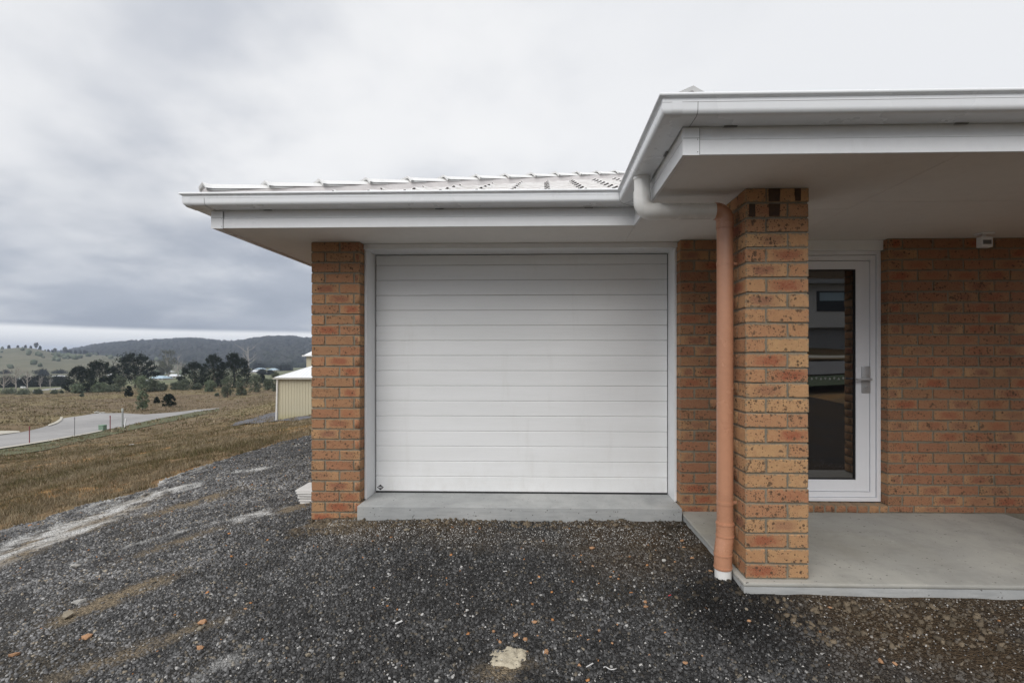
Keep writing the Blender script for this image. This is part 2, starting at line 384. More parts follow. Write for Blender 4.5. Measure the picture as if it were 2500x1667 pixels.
# ---- ground materials
def mk_field():
    m, n = mat('dry_field'); v = worldpos(n); x, y, z = n.sep(v)[:3]
    r = n.n('ShaderNodeVectorMath', {0: v}, operation='LENGTH').outputs['Value']
    big = n.noise(v, 0.045, 5, 0.6, 0.6); mid = n.noise(v, 0.5, 5, 0.62, 0.4); fine = n.noise(v, 7, 6, 0.7)
    c = n.mix(n.smooth(mid, 0.38, 0.62), (0.20, 0.130, 0.072), (0.115, 0.100, 0.050))
    c = n.mix(n.smooth(fine, 0.42, 0.7), c, (0.235, 0.175, 0.100))
    c = n.mix(n.math('MULTIPLY', n.smooth(n.noise(n.vmath('MULTIPLY', v, (0.22, 0.5, 0.4)), 1.0, 5, 0.6, 0.7), 0.50, 0.60), n.smooth(r, 26, 55, 0.85, 0.12)), c, n.mix(n.smooth(fine, 0.3, 0.7), (0.27, 0.135, 0.055), (0.36, 0.22, 0.085)))
    far = n.mix(n.smooth(n.noise(v, 0.22, 6, 0.7, 0.3), 0.36, 0.64), (0.195, 0.150, 0.100), (0.118, 0.086, 0.054))
    far = n.mix(n.smooth(big, 0.42, 0.62), far, (0.20, 0.165, 0.085))
    c = n.mix(n.smooth(r, 45, 80, 0, 0.8), c, far)
    green = n.mix(n.smooth(big, 0.35, 0.65), (0.135, 0.150, 0.085), (0.18, 0.18, 0.105))
    c = n.mix(n.smooth(r, 190, 330), c, green)
    finish(n, c, 0.95, fine, 0.8, 0.05, spec=0.15); return m
M['field'] = mk_field()
def verge_col(): return (0.085, 0.105, 0.038)
M['verge'] = simple('green_verge', (0.095, 0.098, 0.042), 0.95, 0.25, 1.5, 0.5)
M['road'] = simple('road_seal', (0.31, 0.30, 0.292), 0.85, 0.22, 0.22, 0.0, stretch=(1, 0.3, 1), dirt=0.35)
M['blue_gravel'] = simple('blue_metal_far', (0.115, 0.115, 0.13), 0.9, 0.3, 1.2)

# ------------------------------------------------------------------ ground sheet (to the horizon)
na = 300; rad = np.concatenate([[0.0], np.geomspace(0.6, 6500, 170)])
aa = np.linspace(0, 2 * math.pi, na + 1)
RR, AA = np.meshgrid(rad, aa, indexing='ij'); GX, GY = RR * np.sin(AA), RR * np.cos(AA)
GZ = H(GX, GY)
bump = (vnoise(GX, GY, 0.35, 4) - 0.5) * 0.28 * np.clip((RR - 6) / 10, 0, 1) * np.clip(1.6 - RR / 300, 0, 1)
GZ = GZ + bump - 0.10 * np.clip(1 - (RR - 3) / 6, 0, 1)
# keep the sheet below the shaped gravel pad
padm = (GX > -5.2) & (RR < 16); GZ = np.where(padm, GZ - 0.06, GZ)
_a = np.array([-33.0, 23.0]); _b = np.array([-58.0, 86.0]); _t = np.clip(((GX - _a[0]) * (_b - _a)[0] + (GY - _a[1]) * (_b - _a)[1]) / ((_b - _a) ** 2).sum(), -1, 1)
_dist = np.hypot(GX - _a[0] - _t * (_b - _a)[0], GY - _a[1] - _t * (_b - _a)[1])
kroad = np.clip((17 - _dist) / 4, 0, 1); GZ = GZ - bump * kroad - 0.05 * kroad
g = grid_mesh('ground', GX, GY, GZ, M['field']); tag(g, kind='structure')

# ------------------------------------------------------------------ gravel pad in front of and beside the house
def pad_edge(Y):   # X of the pad's left edge
    return np.interp(Y, [-8, 2, 5, 6.1, 7.9, 10.9, 14], [-6.2, -6.0, -5.85, -5.62, -5.48, -5.3, -5.4]) + (vnoise(Y, Y * 0, 1.7, 3) - 0.5) * 0.55 + (vnoise(Y, Y * 0 + 4, 7.0, 3) - 0.5) * 0.32
def bl(x, y, cx, cy, rx, ry, ang=0.0):   # soft blob 0..1
    c, s = math.cos(ang), math.sin(ang); dx, dy = x - cx, y - cy
    u = (dx * c + dy * s) / rx; v = (-dx * s + dy * c) / ry
    return np.clip(1.25 - np.sqrt(u * u + v * v), 0, 1)
def masks(x, y):
    n1 = vnoise(x, y, 2.6, 5); n2 = vnoise(x + 31, y + 7, 8.5, 4); n3 = vnoise(x + 3, y + 70, 0.9, 3)
    lime = bl(x, y, -4.88, 4.9, 0.46, 1.7, 0.05) * 1.0 + bl(x, y, -5.35, 7.2, 0.28, 1.0, 0) * 0.55 + bl(x, y, -4.15, 6.7, 0.45, 0.22, 0.2) * 0.8 + bl(x, y, -2.65, 4.35, 0.42, 0.22, 0.9) * 0.75 + bl(x, y, -1.45, 2.2, 0.20, 0.28, 0.2) * 0.20 + bl(x, y, -4.9, 3.9, 0.28, 0.45, 0) * 0.9 + bl(x, y, -4.6, 6.1, 0.5, 0.22, 0.5) * 0.6 + bl(x, y, -3.3, 4.1, 0.6, 0.22, 0.8) * 0.42 + bl(x, y, -3.35, 2.9, 0.36, 0.2, 0.8) * 0.42 + bl(x, y, -5.5, 6.4, 0.18, 1.3, 0) * 0.6
    lime = np.clip(lime * 3.4 * (vnoise(x * 2.2, y * 0.9, 3.0, 5)) - 0.45 + (n2 - 0.5) * 1.6 * (lime > 0.05), 0, 1)
    g_ = vnoise(x * .7 + 3, y, 16.0, 4); g2_ = vnoise(x + 8, y * .6, 4.5, 4)
    lime = lime * np.clip((g_ * .55 + g2_ * .6 - 0.40) * 5.0, 0.0, 1)
    tan = bl(x, y, -2.62, 2.92, 0.34, 0.16, 0.8) + bl(x, y, -3.9, 5.3, 0.6, 0.22, 0.9) * 0.8 + bl(x, y, -2.35, 4.5, 0.2, 0.16, 0.8) * 0.9 + bl(x, y, -2.0, 2.35, 0.5, 0.12, 0.7) * 0.5 + bl(x, y, -3.0, 3.9, 0.5, 0.14, 0.8) * 0.5 + bl(x, y, -1.65, 3.75, 0.35, 0.2, 0) * 0.6 + bl(x, y, -4.75, 4.7, 0.35, 1.6, 0.05) * 0.9 + bl(x, y, -0.17, 2.1, 0.16, 0.12, 0) * 0.5
    tan = np.clip(tan * 2.2 * (0.4 + n1) * np.clip((g_ * .6 + n2 * .6 - 0.34) * 4, 0, 1) - 0.15, 0, 1)
    right = np.clip((x - 1.05) / 0.5, 0, 1) * np.clip((2.9 - y) / 0.2, 0, 1)
    front = np.clip((y - 3.15 + 0.5 * (n3 - 0.5)) / 0.3, 0, 1) * np.clip((x + 1.9) / 0.4, 0, 1) * 1.3
    brown = np.clip((right * 0.9 + front * 1.0 + bl(x, y, 0.6, 3.2, 0.5, 0.35, 0) * 0.8) * (0.45 + n3) , 0, 1) * np.clip(n1 * 3.0 - 0.55, 0, 1)
    brown = np.clip(brown + right * 0.35 * np.clip((y - 1.9) / 0.8, 0, 1), 0, 1)
    patch = np.clip((n3 * .6 + n1 * .4 - 0.54) * 7, 0, 1) * 0.75
    wet = np.clip(bl(x, y, 1.02, 2.55, 0.36, 0.42, 0) * 1.3 * (0.5 + n1), 0, 1)
    return lime, tan, brown, patch, wet, n1, n2
def padz(x, y):
    z = H(x, y) + (vnoise(x, y, 1.6, 4) - 0.5) * 0.045 + (vnoise(x + 9, y, 9, 3) - 0.5) * 0.012
    e = pad_edge(y); z = z + 0.03 * np.clip((x - e) / 0.4, 0, 1)
    z = z - 0.30 * np.clip((e + 0.12 - x) / 0.5, 0, 1)
    # heaps against the concrete, hollow at the pipe
    z = z + 0.02 * np.clip(1 - abs(y - 3.82) / 0.10, 0, 1) * ((x > -1.9) & (x < 1.1)) * vnoise(x, y, 5, 2)
    z = z - 0.022 * np.clip(1 - abs(y - 2.72) / 0.22, 0, 1) * np.clip((x - 1.0) / 0.15, 0, 1)
    return z
def grid_axis(a, b, dens):
    out = [a]
    while out[-1] < b: out.append(out[-1] + dens(out[-1]))
    return np.array(out)
gx = np.arange(-7.0, 7.0, 0.035); gy = grid_axis(-6.0, 14.0, lambda t: 0.025 if 1.6 < t < 4.2 else (0.05 if 0 < t < 8 else 0.12))
PX, PY = np.meshgrid(gx, gy); PZ = padz(PX, PY)
cxm, cym = (PX[:-1, :-1] + PX[1:, 1:]) / 2, (PY[:-1, :-1] + PY[1:, 1:]) / 2
keep = cxm > pad_edge(cym) - 0.45
lime, tan, brown, patch, wet, n1_, n2_ = masks(PX, PY)
def padcol(PX, PY):
    lime, tan, brown, patch, wet, n1, n2 = masks(PX, PY)
    c = np.stack([0.034 + 0.03 * n2, 0.033 + 0.03 * n2, 0.032 + 0.03 * n2], -1)
    c = c * (1 + 0.9 * np.clip((-0.8 - PX) / 2.2, 0, 1))[..., None]
    def mx(c, m, col): m = m[..., None]; return c * (1 - m) + np.array(col) * m
    c = mx(c, patch, (0.092, 0.077, 0.056)); c = mx(c, brown * 0.9, (0.085, 0.058, 0.033)); c = mx(c, wet * 0.9, (0.012, 0.011, 0.010))
    c = mx(c, tan, (0.27, 0.215, 0.145)); c = mx(c, lime, (0.70, 0.69, 0.665))
    return c
def mk_pad():
    m, n = mat('gravel_fines'); v = worldpos(n)
    at = n.n('ShaderNodeAttribute', attribute_name='gcol').outputs['Color']
    f1 = n.noise(v, 70, 4, 0.7); f2 = n.noise(v, 260, 2, 0.6)
    vo = n.n('ShaderNodeTexVoronoi', {'Vector': v, 'Scale': 95.0})
    k = n.math('ADD', n.smooth(f1, 0.3, 0.72, 0.55, 1.25), n.math('MULTIPLY', n.math('SUBTRACT', n.sep(vo.outputs['Color'])[0], 0.5), 0.7))
    c = n.mix(1.0, at, n.comb(k, k, k), 'MULTIPLY')
    c = n.mix(n.math('MULTIPLY', n.math('GREATER_THAN', f2, 0.73), 0.6), c, (0.5, 0.48, 0.45))
    h = n.math('ADD', n.math('SUBTRACT', 1.0, n.math('MULTIPLY', vo.outputs['Distance'], 1.6)), n.math('MULTIPLY', f1, 0.7))
    finish(n, c, 0.9, h, 0.9, 0.012, spec=0.2); return m
M['pad'] = mk_pad()
gc = padcol(PX, PY).reshape(-1, 3); gc = np.concatenate([gc, np.ones((len(gc), 1))], 1)
nr, nc = PX.shape; idx = np.arange(nr * nc).reshape(nr, nc)
q = np.stack([idx[:-1, :-1], idx[:-1, 1:], idx[1:, 1:], idx[1:, :-1]], -1).reshape(-1, 4)[keep.reshape(-1)]
pad = raw_mesh('gravel_yard', np.stack([PX, PY, PZ], -1).reshape(-1, 3), q, M['pad'], True, {'gcol': ('FLOAT_COLOR', gc)})
tag(pad, kind='structure')

# ------------------------------------------------------------------ road, verge, kerb, far driveway
def strip(name, near, far, m, dz=0.05, nsub=6, ncross=8, kind='structure', smooth=True):
    """surface draped on the ground between two polylines of photo pixels"""
    def resample(pl, k):
        pl = np.array(pl, float); s = np.concatenate([[0], np.cumsum(np.hypot(*np.diff(pl, axis=0).T))]); t = np.linspace(0, s[-1], k)
        return np.stack([np.interp(t, s, pl[:, 0]), np.interp(t, s, pl[:, 1])], -1)
    k = 40; a = resample([tuple(hit(*p).xy) for p in near], k); b = resample([tuple(hit(*p).xy) for p in far], k)
    T = np.linspace(0, 1, ncross)[None, :, None]; Q = a[:, None] * (1 - T) + b[:, None] * T
    X, Y = Q[..., 0], Q[..., 1]; r = np.hypot(X, Y)
    Z = H(X, Y) + dz + ((vnoise(X, Y, 0.35, 4) - 0.5) * 0.28 * np.clip((r - 6) / 10, 0, 1) if name in ('blue_driveway', 'field_track') else -0.03)
    return tag(grid_mesh(name, X, Y, Z, m, smooth=smooth), kind=kind)
near = [(-60,1109),(0,1095),(60,1086),(120,1076),(251,1050),(305,1040),(425,1015),(480,1005),(535,996.5)]
far = [(-60,1072),(0,1063),(50,1056),(100,1045),(140,1030),(152,1021),(200,1015),(235,1009),(300,1008.5),(350,1012),(425,1006.5),(480,1000),(535,995.6)]
strip('road', near, far, M['road'], 0.06)
strip('side_road', [(-60,1072),(0,1062),(50,1056)], [(-60,1058),(0,1053),(46,1053)], M['kerb'], 0.09, ncross=4)
strip('grass_verge', [(-60,1128),(0,1114),(100,1100),(251,1065),(330,1047),(430,1026),(535,1003)], [(-60,1109),(0,1095),(60,1086),(120,1076),(251,1050),(305,1040),(425,1015),(480,1005),(535,997)], M['verge'], 0.04)
strip('kerb', [(-60,1113),(0,1097.5),(60,1088.5),(120,1078.5),(250,1053)], [(-60,1109),(0,1094.5),(60,1085.5),(120,1075.5),(250,1051)], M['kerb'], 0.11, ncross=3)
strip('kerb_corner', [(118,1042),(140,1034.5),(150,1028),(154,1020)], [(117,1038.5),(134,1032),(145,1025),(148,1019)], M['kerb'], 0.13, ncross=3)
strip('blue_driveway', [(560,1040),(600,1037),(640,1033),(690,1029),(760,1026)], [(575,1032),(600,1026),(640,1014),(690,1003),(760,990)], M['blue_gravel'], 0.05)
strip('field_track', [(80,956),(130,951),(165,947)], [(80,952),(130,948),(165,945)], M['road'], 0.05, ncross=3)

# ------------------------------------------------------------------ hills
def hill(name, d0, d1, crest, m, zbase, rough_amp=1.5, foot=None):
    """ridge whose skyline runs through (pixel, pixel, distance) points"""
    cr = [P(px, py, d1) for px, py in crest]; n_ = 160; xs = np.linspace(0, 1, n_)
    cx = np.interp(xs, np.linspace(0, 1, len(cr)), [c.x for c in cr]); cy = np.interp(xs, np.linspace(0, 1, len(cr)), [c.y for c in cr]); cz = np.interp(xs, np.linspace(0, 1, len(cr)), [c.z for c in cr])
    k = np.ones(7) / 7; czp = np.pad(cz, 3, 'edge'); cz = np.convolve(czp, k, 'valid')
    V = []; nv = 46
    for t in np.linspace(0, 2, nv):
        f = np.where(t <= 1, d0 / d1 + (1 - d0 / d1) * t, 1 + (t - 1) * 0.5)
        prof = (math.sin(min(t, 2 - t if t > 1 else t) * math.pi / 2)) ** 1.15
        X = cx * f; Y = cy * f
        Z = zbase + (cz - zbase) * prof + (vnoise(X, Y, 0.012, 4) - 0.5) * rough_amp * math.sin(min(t, 1) * math.pi) * 6
        V.append(np.stack([X, Y, Z], -1))
    V = np.array(V); o = grid_mesh(name, V[..., 0], V[..., 1], V[..., 2], m); return tag(o, kind='structure'), V
def mk_hill(name, a, b, s):
    m, n = mat(name); v = worldpos(n)
    x1 = n.noise(n.vmath('MULTIPLY', v, (1, 1, 2.5)), s, 6, 0.62, 0.5); x2 = n.noise(v, s * 7, 4, 0.65)
    c = n.mix(n.smooth(n.math('ADD', n.math('MULTIPLY', x1, 0.7), n.math('MULTIPLY', x2, 0.3)), 0.38, 0.62), a, b)
    finish(n, c, 0.95, spec=0.1); return m
M['hill1'] = mk_hill('pasture', (0.125, 0.128, 0.085), (0.175, 0.165, 0.115), 0.012)
M['hill2'] = mk_hill('forest_floor', (0.040, 0.046, 0.036), (0.075, 0.075, 0.055), 0.01)
h_past, VP = hill('pasture_hill', 420, 1000, [(-400,862),(-250,848),(-120,856),(0,853),(50,849),(90,852),(130,861),(155,864),(200,864),(260,868),(330,874),(400,882),(470,893),(560,905)], M['hill1'], -20, 1.0)
h_for, VF = hill('forest_hill', 850, 1900, [(-200,885),(60,873),(150,866),(205,856),(250,849),(290,846),(330,842),(400,839),(460,836),(500,838),(560,844),(600,840),(640,833),(680,831),(720,831),(740,836),(790,834),(900,842),(1100,830),(1400,845)], M['hill2'], -24, 2.0)

# ------------------------------------------------------------------ the house
house = empty('house'); tag(house, 'new orange brick house with white tiled roof, roller garage door and porch', 'house')
SOF = E + 0.947; YW = 3.955; TW = 0.11
Z0 = E - 1.375          # foot of the garage piers
ZP = E - 1.255          # top of porch slab
ZG = E - 1.207          # top of garage slab
CP = 0.086; JT = 0.010
WX0, WX1, WX2, WX3, WX4 = -1.925, -1.518, 1.106, 1.826, 2.763   # wall runs
XEND = 7.0

def brick_mesh(sx, sy, sz, seed, red=0.0):
    rnd = random.Random(seed); bm = bmesh.new(); bmesh.ops.create_cube(bm, size=1.0, matrix=Matrix.Diagonal((sx, sy, sz, 1)))
    bmesh.ops.bevel(bm, geom=list(bm.edges), offset=0.0035, segments=1, affect='EDGES')
    for v in bm.verts: v.co += Vector([rnd.uniform(-0.0021, 0.0021) for _ in range(3)])
    bmesh.ops.recalc_face_normals(bm, faces=bm.faces)
    me = bpy.data.meshes.new('brick'); bm.to_mesh(me); bm.free()
    co = np.zeros(len(me.vertices) * 3, np.float32); me.vertices.foreach_get('co', co); co = co.reshape(-1, 3)
    a = me.attributes.new('bg', 'FLOAT_VECTOR', 'POINT'); a.data.foreach_set('vector', (co / np.array([sx, sy, sz]) + 0.5).astype(np.float32).ravel())
    a = me.attributes.new('bs', 'FLOAT_VECTOR', 'POINT'); a.data.foreach_set('vector', np.tile(np.array([sx, sy, sz], np.float32), len(co)))
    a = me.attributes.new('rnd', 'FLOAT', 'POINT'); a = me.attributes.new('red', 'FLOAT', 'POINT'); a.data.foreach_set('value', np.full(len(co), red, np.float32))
    me.materials.append(M['brick']); return me
_bc = {}
def get_brick(sx, sy, sz, v, red=0.0):
    k = (round(sx, 3), round(sy, 3), round(sz, 3), v, red)
    if k not in _bc: _bc[k] = brick_mesh(sx, sy, sz, len(_bc), red)
    return _bc[k]
bricks = []   # (wall key, centre, sizes, rz, visible score)
def add_brick(key, x0, x1, y0, y1, z0, z1, along='x', see=True):
    """box of a brick; 'along' is its long direction"""
    c = Vector(((x0 + x1) / 2, (y0 + y1) / 2, (z0 + z1) / 2)) + Vector((random.uniform(-.001, .001), random.uniform(-.0018, .0018), random.uniform(-.0012, .0012)))
    sc = 0
    if see:
        a = proj(x0, y0, z0); b = proj(x1, y0, z1); w0, w1 = max(0, a[0]), min(2500, b[0])
        if key == 'wall_mid': w1 = min(w1, 1747)
        sc = max(0, w1 - w0) * abs(a[1] - b[1])
        if key == 'pillar':
            s0 = proj(x0, y1, z0)[0]; sc += max(0, a[0] - max(s0, 1792)) * abs(a[1] - b[1])
            if y0 > 2.84: sc = max(0, a[0] - max(s0, 1792)) * abs(a[1] - b[1])
    if along == 'x': s = (x1 - x0, y1 - y0, z1 - z0); rz = 0.0 if random.random() < .5 else math.pi
    else: s = (y1 - y0, x1 - x0, z1 - z0); rz = math.pi / 2 * random.choice((1, -1))
    bricks.append((key, c, s, rz, sc))
def run_x(key, xa, xb, y, z0, z1, first, see=True, lasthead=False):
    x = xa; k = 0
    while x < xb - 0.03:
        L = first if k == 0 else 0.23
        e = min(x + L, xb)
        if xb - e < 0.045: e = xb
        add_brick(key, x, e, y, y + TW, z0, z1, 'x', see); x = e + JT; k += 1
ncs = 27
for i in range(ncs):
    z0 = Z0 + i * CP + JT * 0.6; z1 = z0 + CP - JT
    if z1 > SOF: z1 = SOF - 0.002
    # left pier
    if i % 2 == 0:
        add_brick('wall_left', WX0, WX0 + 0.23, YW, YW + TW, z0, z1); add_brick('wall_left', WX0 + 0.24, WX1, YW, YW + TW, z0, z1)
        ys = YW + TW + JT
    else:
        add_brick('wall_left', WX0, WX0 + TW, YW, YW + 0.23, z0, z1, 'y'); add_brick('wall_left', WX0 + 0.12, WX0 + 0.35, YW, YW + TW, z0, z1)
        add_brick('wall_left', WX0 + 0.36, WX1, YW, YW + TW, z0, z1); ys = YW + 0.24
    while ys < YW + 6.0:   # side wall of the garage
        add_brick('wall_left', WX0, WX0 + TW, ys, ys + 0.23, z0, z1, 'y', False); ys += 0.24
    # between garage and front door
    run_x('wall_mid', WX2, WX3, YW, z0, z1, 0.23 if i % 2 else 0.11)
# door wall, counted from its own base
for i in range(-2, 25):
    z0 = E - 1.203 + i * CP + JT * 0.6; z1 = z0 + CP - JT
    if z1 > SOF: z1 = SOF - 0.002
    if i >= 0: run_x('wall_right', WX4, 3.90, YW, z0, z1, 0.23 if i % 2 else 0.11)
    run_x('wall_right', 3.91 if i % 2 else 3.905, XEND, YW, z0, z1, 0.12 if i % 2 else 0.23, see=False)
run_x('wall_right', WX4, 3.90, YW, ZP + 0.004, E - 1.203, 0.20)
# brick on edge sill below the front door
sx = WX3 + 0.004
while sx < WX4 - 0.03:
    add_brick('wall_right', sx, min(sx + 0.076, WX4 - 0.004), YW - 0.012, YW + 0.16, ZP + 0.004, E - 1.196, 'y'); sx += 0.0865
# pillar: pinwheel courses
PX0, PX1, PY0, PY1 = 1.138, 1.488, 2.755, 3.105
ZC = ZP + 0.003; CPP = (SOF - ZC) / 26
def pin(key, X0, Y0, z0, z1, flip, see):
    X1, Y1 = X0 + 0.35, Y0 + 0.35
    if not flip:
        L = [(X0, X0 + .23, Y0, Y0 + .11, 'x'), (X0 + .24, X1, Y0, Y0 + .23, 'y'), (X0 + .12, X1, Y0 + .24, Y1, 'x'), (X0, X0 + .11, Y0 + .12, Y1, 'y')]
    else:
        L = [(X0, X0 + .11, Y0, Y0 + .23, 'y'), (X0 + .12, X1, Y0, Y0 + .11, 'x'), (X0 + .24, X1, Y0 + .12, Y1, 'y'), (X0, X0 + .23, Y0 + .24, Y1, 'x')]
    for x0, x1, y0, y1, al in L: add_brick(key, x0, x1, y0, y1, z0, z1, al, see)
for i in range(26):
    z0 = ZC + i * CPP + JT * 0.7; z1 = z0 + CPP - JT
    if i == 25: z1 = SOF - 0.002
    pin('pillar', PX0, PY0, z0, z1, i % 2 == 1, True)
    pin('pillar_far', 3.30, PY0, z0, z1, i % 2 == 1, False)

# mortar cores
def core(name, boxes, lab=None):
    bm = bmesh.new()
    for a, b in boxes: box(bm, a, b)
    bmesh.ops.remove_doubles(bm, verts=bm.verts, dist=1e-6)
    o = bmobj(name, bm, M['mortar'], house)
    if lab: o['label'] = lab
    return o
r_ = 0.0055
cores = {
 'wall_left': core('wall', [((WX0 + r_, YW + r_, Z0 - 0.25), (WX1 - r_, YW + TW - r_, SOF)), ((WX0 + r_, YW + TW - r_, Z0 - 0.25), (WX0 + TW - r_, YW + 6, SOF))], 'brick pier left of the garage door'),
 'wall_mid': core('wall', [((WX2 + r_, YW + r_, Z0 - 0.25), (WX3 - r_, YW + TW - r_, SOF))], 'shaded brick wall between garage door and pillar'),
 'wall_right': core('wall', [((WX4 + r_, YW + r_, Z0 - 0.25), (XEND - r_, YW + TW - r_, SOF)), ((WX3 - r_, YW - 0.008, Z0 - 0.2), (WX4 + r_, YW + 0.155, E - 1.199))], 'shaded brick wall right of the front door'),
 'pillar': core('pillar', [((PX0 + r_, PY0 + r_, ZP), (PX1 - r_, PY1 - r_, SOF))], 'sunlit brick pillar at the porch corner'),
 'pillar_far': core('pillar', [((3.30 + r_, PY0 + r_, ZP), (3.65 - r_, PY1 - r_, SOF))], 'brick pillar at the far end of the porch'),
}
order = sorted(range(len(bricks)), key=lambda i: -bricks[i][4]); solo = set(i for i in order[:300] if bricks[i][4] > 0)
stuff = {}
for i, (key, c, s, rz, sc) in enumerate(bricks):
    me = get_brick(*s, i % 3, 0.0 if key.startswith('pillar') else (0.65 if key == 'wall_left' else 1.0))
    if i in solo:
        o = bpy.data.objects.new('brick', me); C.objects.link(o); o.location = c; o.rotation_euler[2] = rz; o.parent = cores[key]
    else: stuff.setdefault(key, []).append((me, c, rz))
for key, L in stuff.items():
    vs, qs3, bg, bs, rn, off = [], [], [], [], [], 0
    for me, c, rz in L:
        n_ = len(me.vertices); co = np.zeros(n_ * 3, np.float32); me.vertices.foreach_get('co', co); co = co.reshape(-1, 3)
        t = np.zeros(n_ * 3, np.float32); me.attributes['bg'].data.foreach_get('vector', t); bg.append(t.reshape(-1, 3))
        t = np.zeros(n_ * 3, np.float32); me.attributes['bs'].data.foreach_get('vector', t); bs.append(t.reshape(-1, 3))
        ca, sa = math.cos(rz), math.sin(rz)
        vs.append(np.stack([co[:, 0] * ca - co[:, 1] * sa + c.x, co[:, 0] * sa + co[:, 1] * ca + c.y, co[:, 2] + c.z], -1))
        rn.append(np.full(n_, random.random()))
        me.calc_loop_triangles(); tr = np.zeros(len(me.loop_triangles) * 3, np.int32); me.loop_triangles.foreach_get('vertices', tr)
        qs3.append(tr.reshape(-1, 3) + off); off += n_
    o = raw_mesh('brick_remainder', np.concatenate(vs), np.concatenate(qs3), M['brick'], False,
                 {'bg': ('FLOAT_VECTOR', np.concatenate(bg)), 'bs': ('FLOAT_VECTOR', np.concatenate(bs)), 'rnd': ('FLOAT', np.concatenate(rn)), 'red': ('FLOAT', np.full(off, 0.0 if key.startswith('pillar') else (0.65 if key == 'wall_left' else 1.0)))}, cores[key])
    o['kind'] = 'stuff'

for x0_, x1_, row in ((PX0 + 0.128, PX0 + 0.190, 25), (PX0 + 0.272, PX0 + 0.304, 25), (PX0 + 0.018, PX0 + 0.052, 24), (PX0 + 0.130, PX0 + 0.188, 24)):
    bm = bmesh.new(); box(bm, (x0_, PY0 - 0.0026, ZC + row * CPP + 0.010), (x1_, PY0 + 0.004, ZC + (row + 1) * CPP - 0.004), 0.0015)
    for v in bm.verts: v.co.x += random.uniform(-.003, .003)
    bmobj('fired_band', bm, M['fired'], cores['pillar'])
# back shell so that no light comes through the house
bm = bmesh.new()
box(bm, (WX0 + 0.02, YW + 6, Z0 - 0.3), (XEND - 0.02, YW + 6.11, SOF)); box(bm, (XEND - 0.11, YW + TW, Z0 - 0.3), (XEND, YW + 6, SOF))
bmobj('rear_wall', bm, M['mortar'], house)

# ---- concrete
def slab(name, a, b, m, bev=0.008):
    bm = bmesh.new(); box(bm, a, b, bev); o = bmobj(name, bm, m); tag(o, kind='structure'); return o
slab('garage_slab', (-1.508, 3.865, -0.35), (1.098, 4.9, ZG), M['gslab'], 0.007)
slab('porch_slab', (1.111, 2.715, -0.30), (3.677, YW + 0.003, ZP - 0.024), M['gslab'], 0.002)
slab('porch_slab_top', (1.108, 2.712, ZP - 0.0235), (3.68, YW + 0.004, ZP), M['slab'], 0.009)

# ---- soffit, fascia, gutter
OV = 0.495; XL = -2.42; YG = 3.46; XP = 0.644; YP = 2.257; XR = 4.145; FB = E + 0.932; FT = E + 1.13; YB = YW + 6 + OV; XH = XEND + OV
def offs(path_dirs, o): ...
def outline(o, closed=False):
    # eave line pushed outward by o : side, front of garage, side of porch, front of porch, far side of porch, front, far end
    return [(XL - o, YB), (XL - o, YG - o), (XP - o, YG - o), (XP - o, YP - o), (XR + o, YP - o), (XR + o, YG - o), (XH, YG - o)]
def sweep(name, prof, m, parent, smooth=False, autosm=30, closed=True):
    rows = [outline(o) for o, z in prof]; n_, k = len(prof), len(rows[0]); v = []; f = []
    for j, (o, z) in enumerate(prof):
        for p in rows[j]: v.append((p[0], p[1], z))
    for j in range(n_ if closed else n_ - 1):
        j2 = (j + 1) % n_
        for i in range(k - 1): f.append((j * k + i, j * k + i + 1, j2 * k + i + 1, j2 * k + i))
    if closed: f.append([j * k for j in range(n_)]); f.append([j * k + k - 1 for j in range(n_)][::-1])
    me = bpy.data.meshes.new(name); me.from_pydata(v, [], f); me.update()
    bm = bmesh.new(); bm.from_mesh(me)
    return bmobj(name, bm, m, parent, smooth, autosm)
fm = E + 1.008
sweep('fascia', [(-0.020, FB + 0.004), (-0.002, FB), (0, FB + 0.002), (0, fm - 0.004), (-0.006, fm), (-0.006, FT), (-0.020, FT)], M['paint'], house)
sweep('fascia_seam', [(0.0006, fm - 0.0065), (0.0006, fm - 0.0042), (-0.003, fm - 0.0042), (-0.003, fm - 0.0065)], M['seam2'], house)
# quad gutter
gp = []
gb = E + 1.062
prof = [(0.002, gb + 0.075), (0.002, gb), (0.085, gb - 0.002)]
for a in range(0, 91, 15): prof.append((0.098 + 0.026 * math.sin(R(a)), gb + 0.024 - 0.026 * math.cos(R(a))))
prof += [(0.126, gb + 0.052), (0.1235, gb + 0.053), (0.1235, gb + 0.068)]
for a in range(-90, 181, 30): prof.append((0.131 + 0.009 * math.cos(R(a)), gb + 0.080 + 0.009 * math.sin(R(a))))
prof += [(0.1215, gb + 0.066), (0.121, gb + 0.03), (0.10, gb + 0.004), (0.006, gb + 0.004), (0.006, gb + 0.075)]
gut = sweep('gutter', prof, M['gutter'], house, True, 35)
sweep('gutter_crease', [(0.1268, gb + 0.0495), (0.1268, gb + 0.0515), (0.1225, gb + 0.0515), (0.1225, gb + 0.0495)], M['seam2'], gut)
def mitre(cx_, cy_, sx_, sy_, shift=0.0):
    # dark line that follows the gutter section across a corner joint
    bm = bmesh.new(); pts = [(cx_ + sx_ * o_ + shift, cy_ + sy_ * (o_ + 0.0004), z_ - 0.0004) for o_, z_ in prof[1:11]]
    tube(bm, pts, 0.0013, 5); bmobj('mitre_line', bm, M['seam'], gut)
mitre(XL, YG, 0, -1, 0.035); mitre(XP, YP, 0, -1, 0.030); mitre(XP, YG, -1, -1)
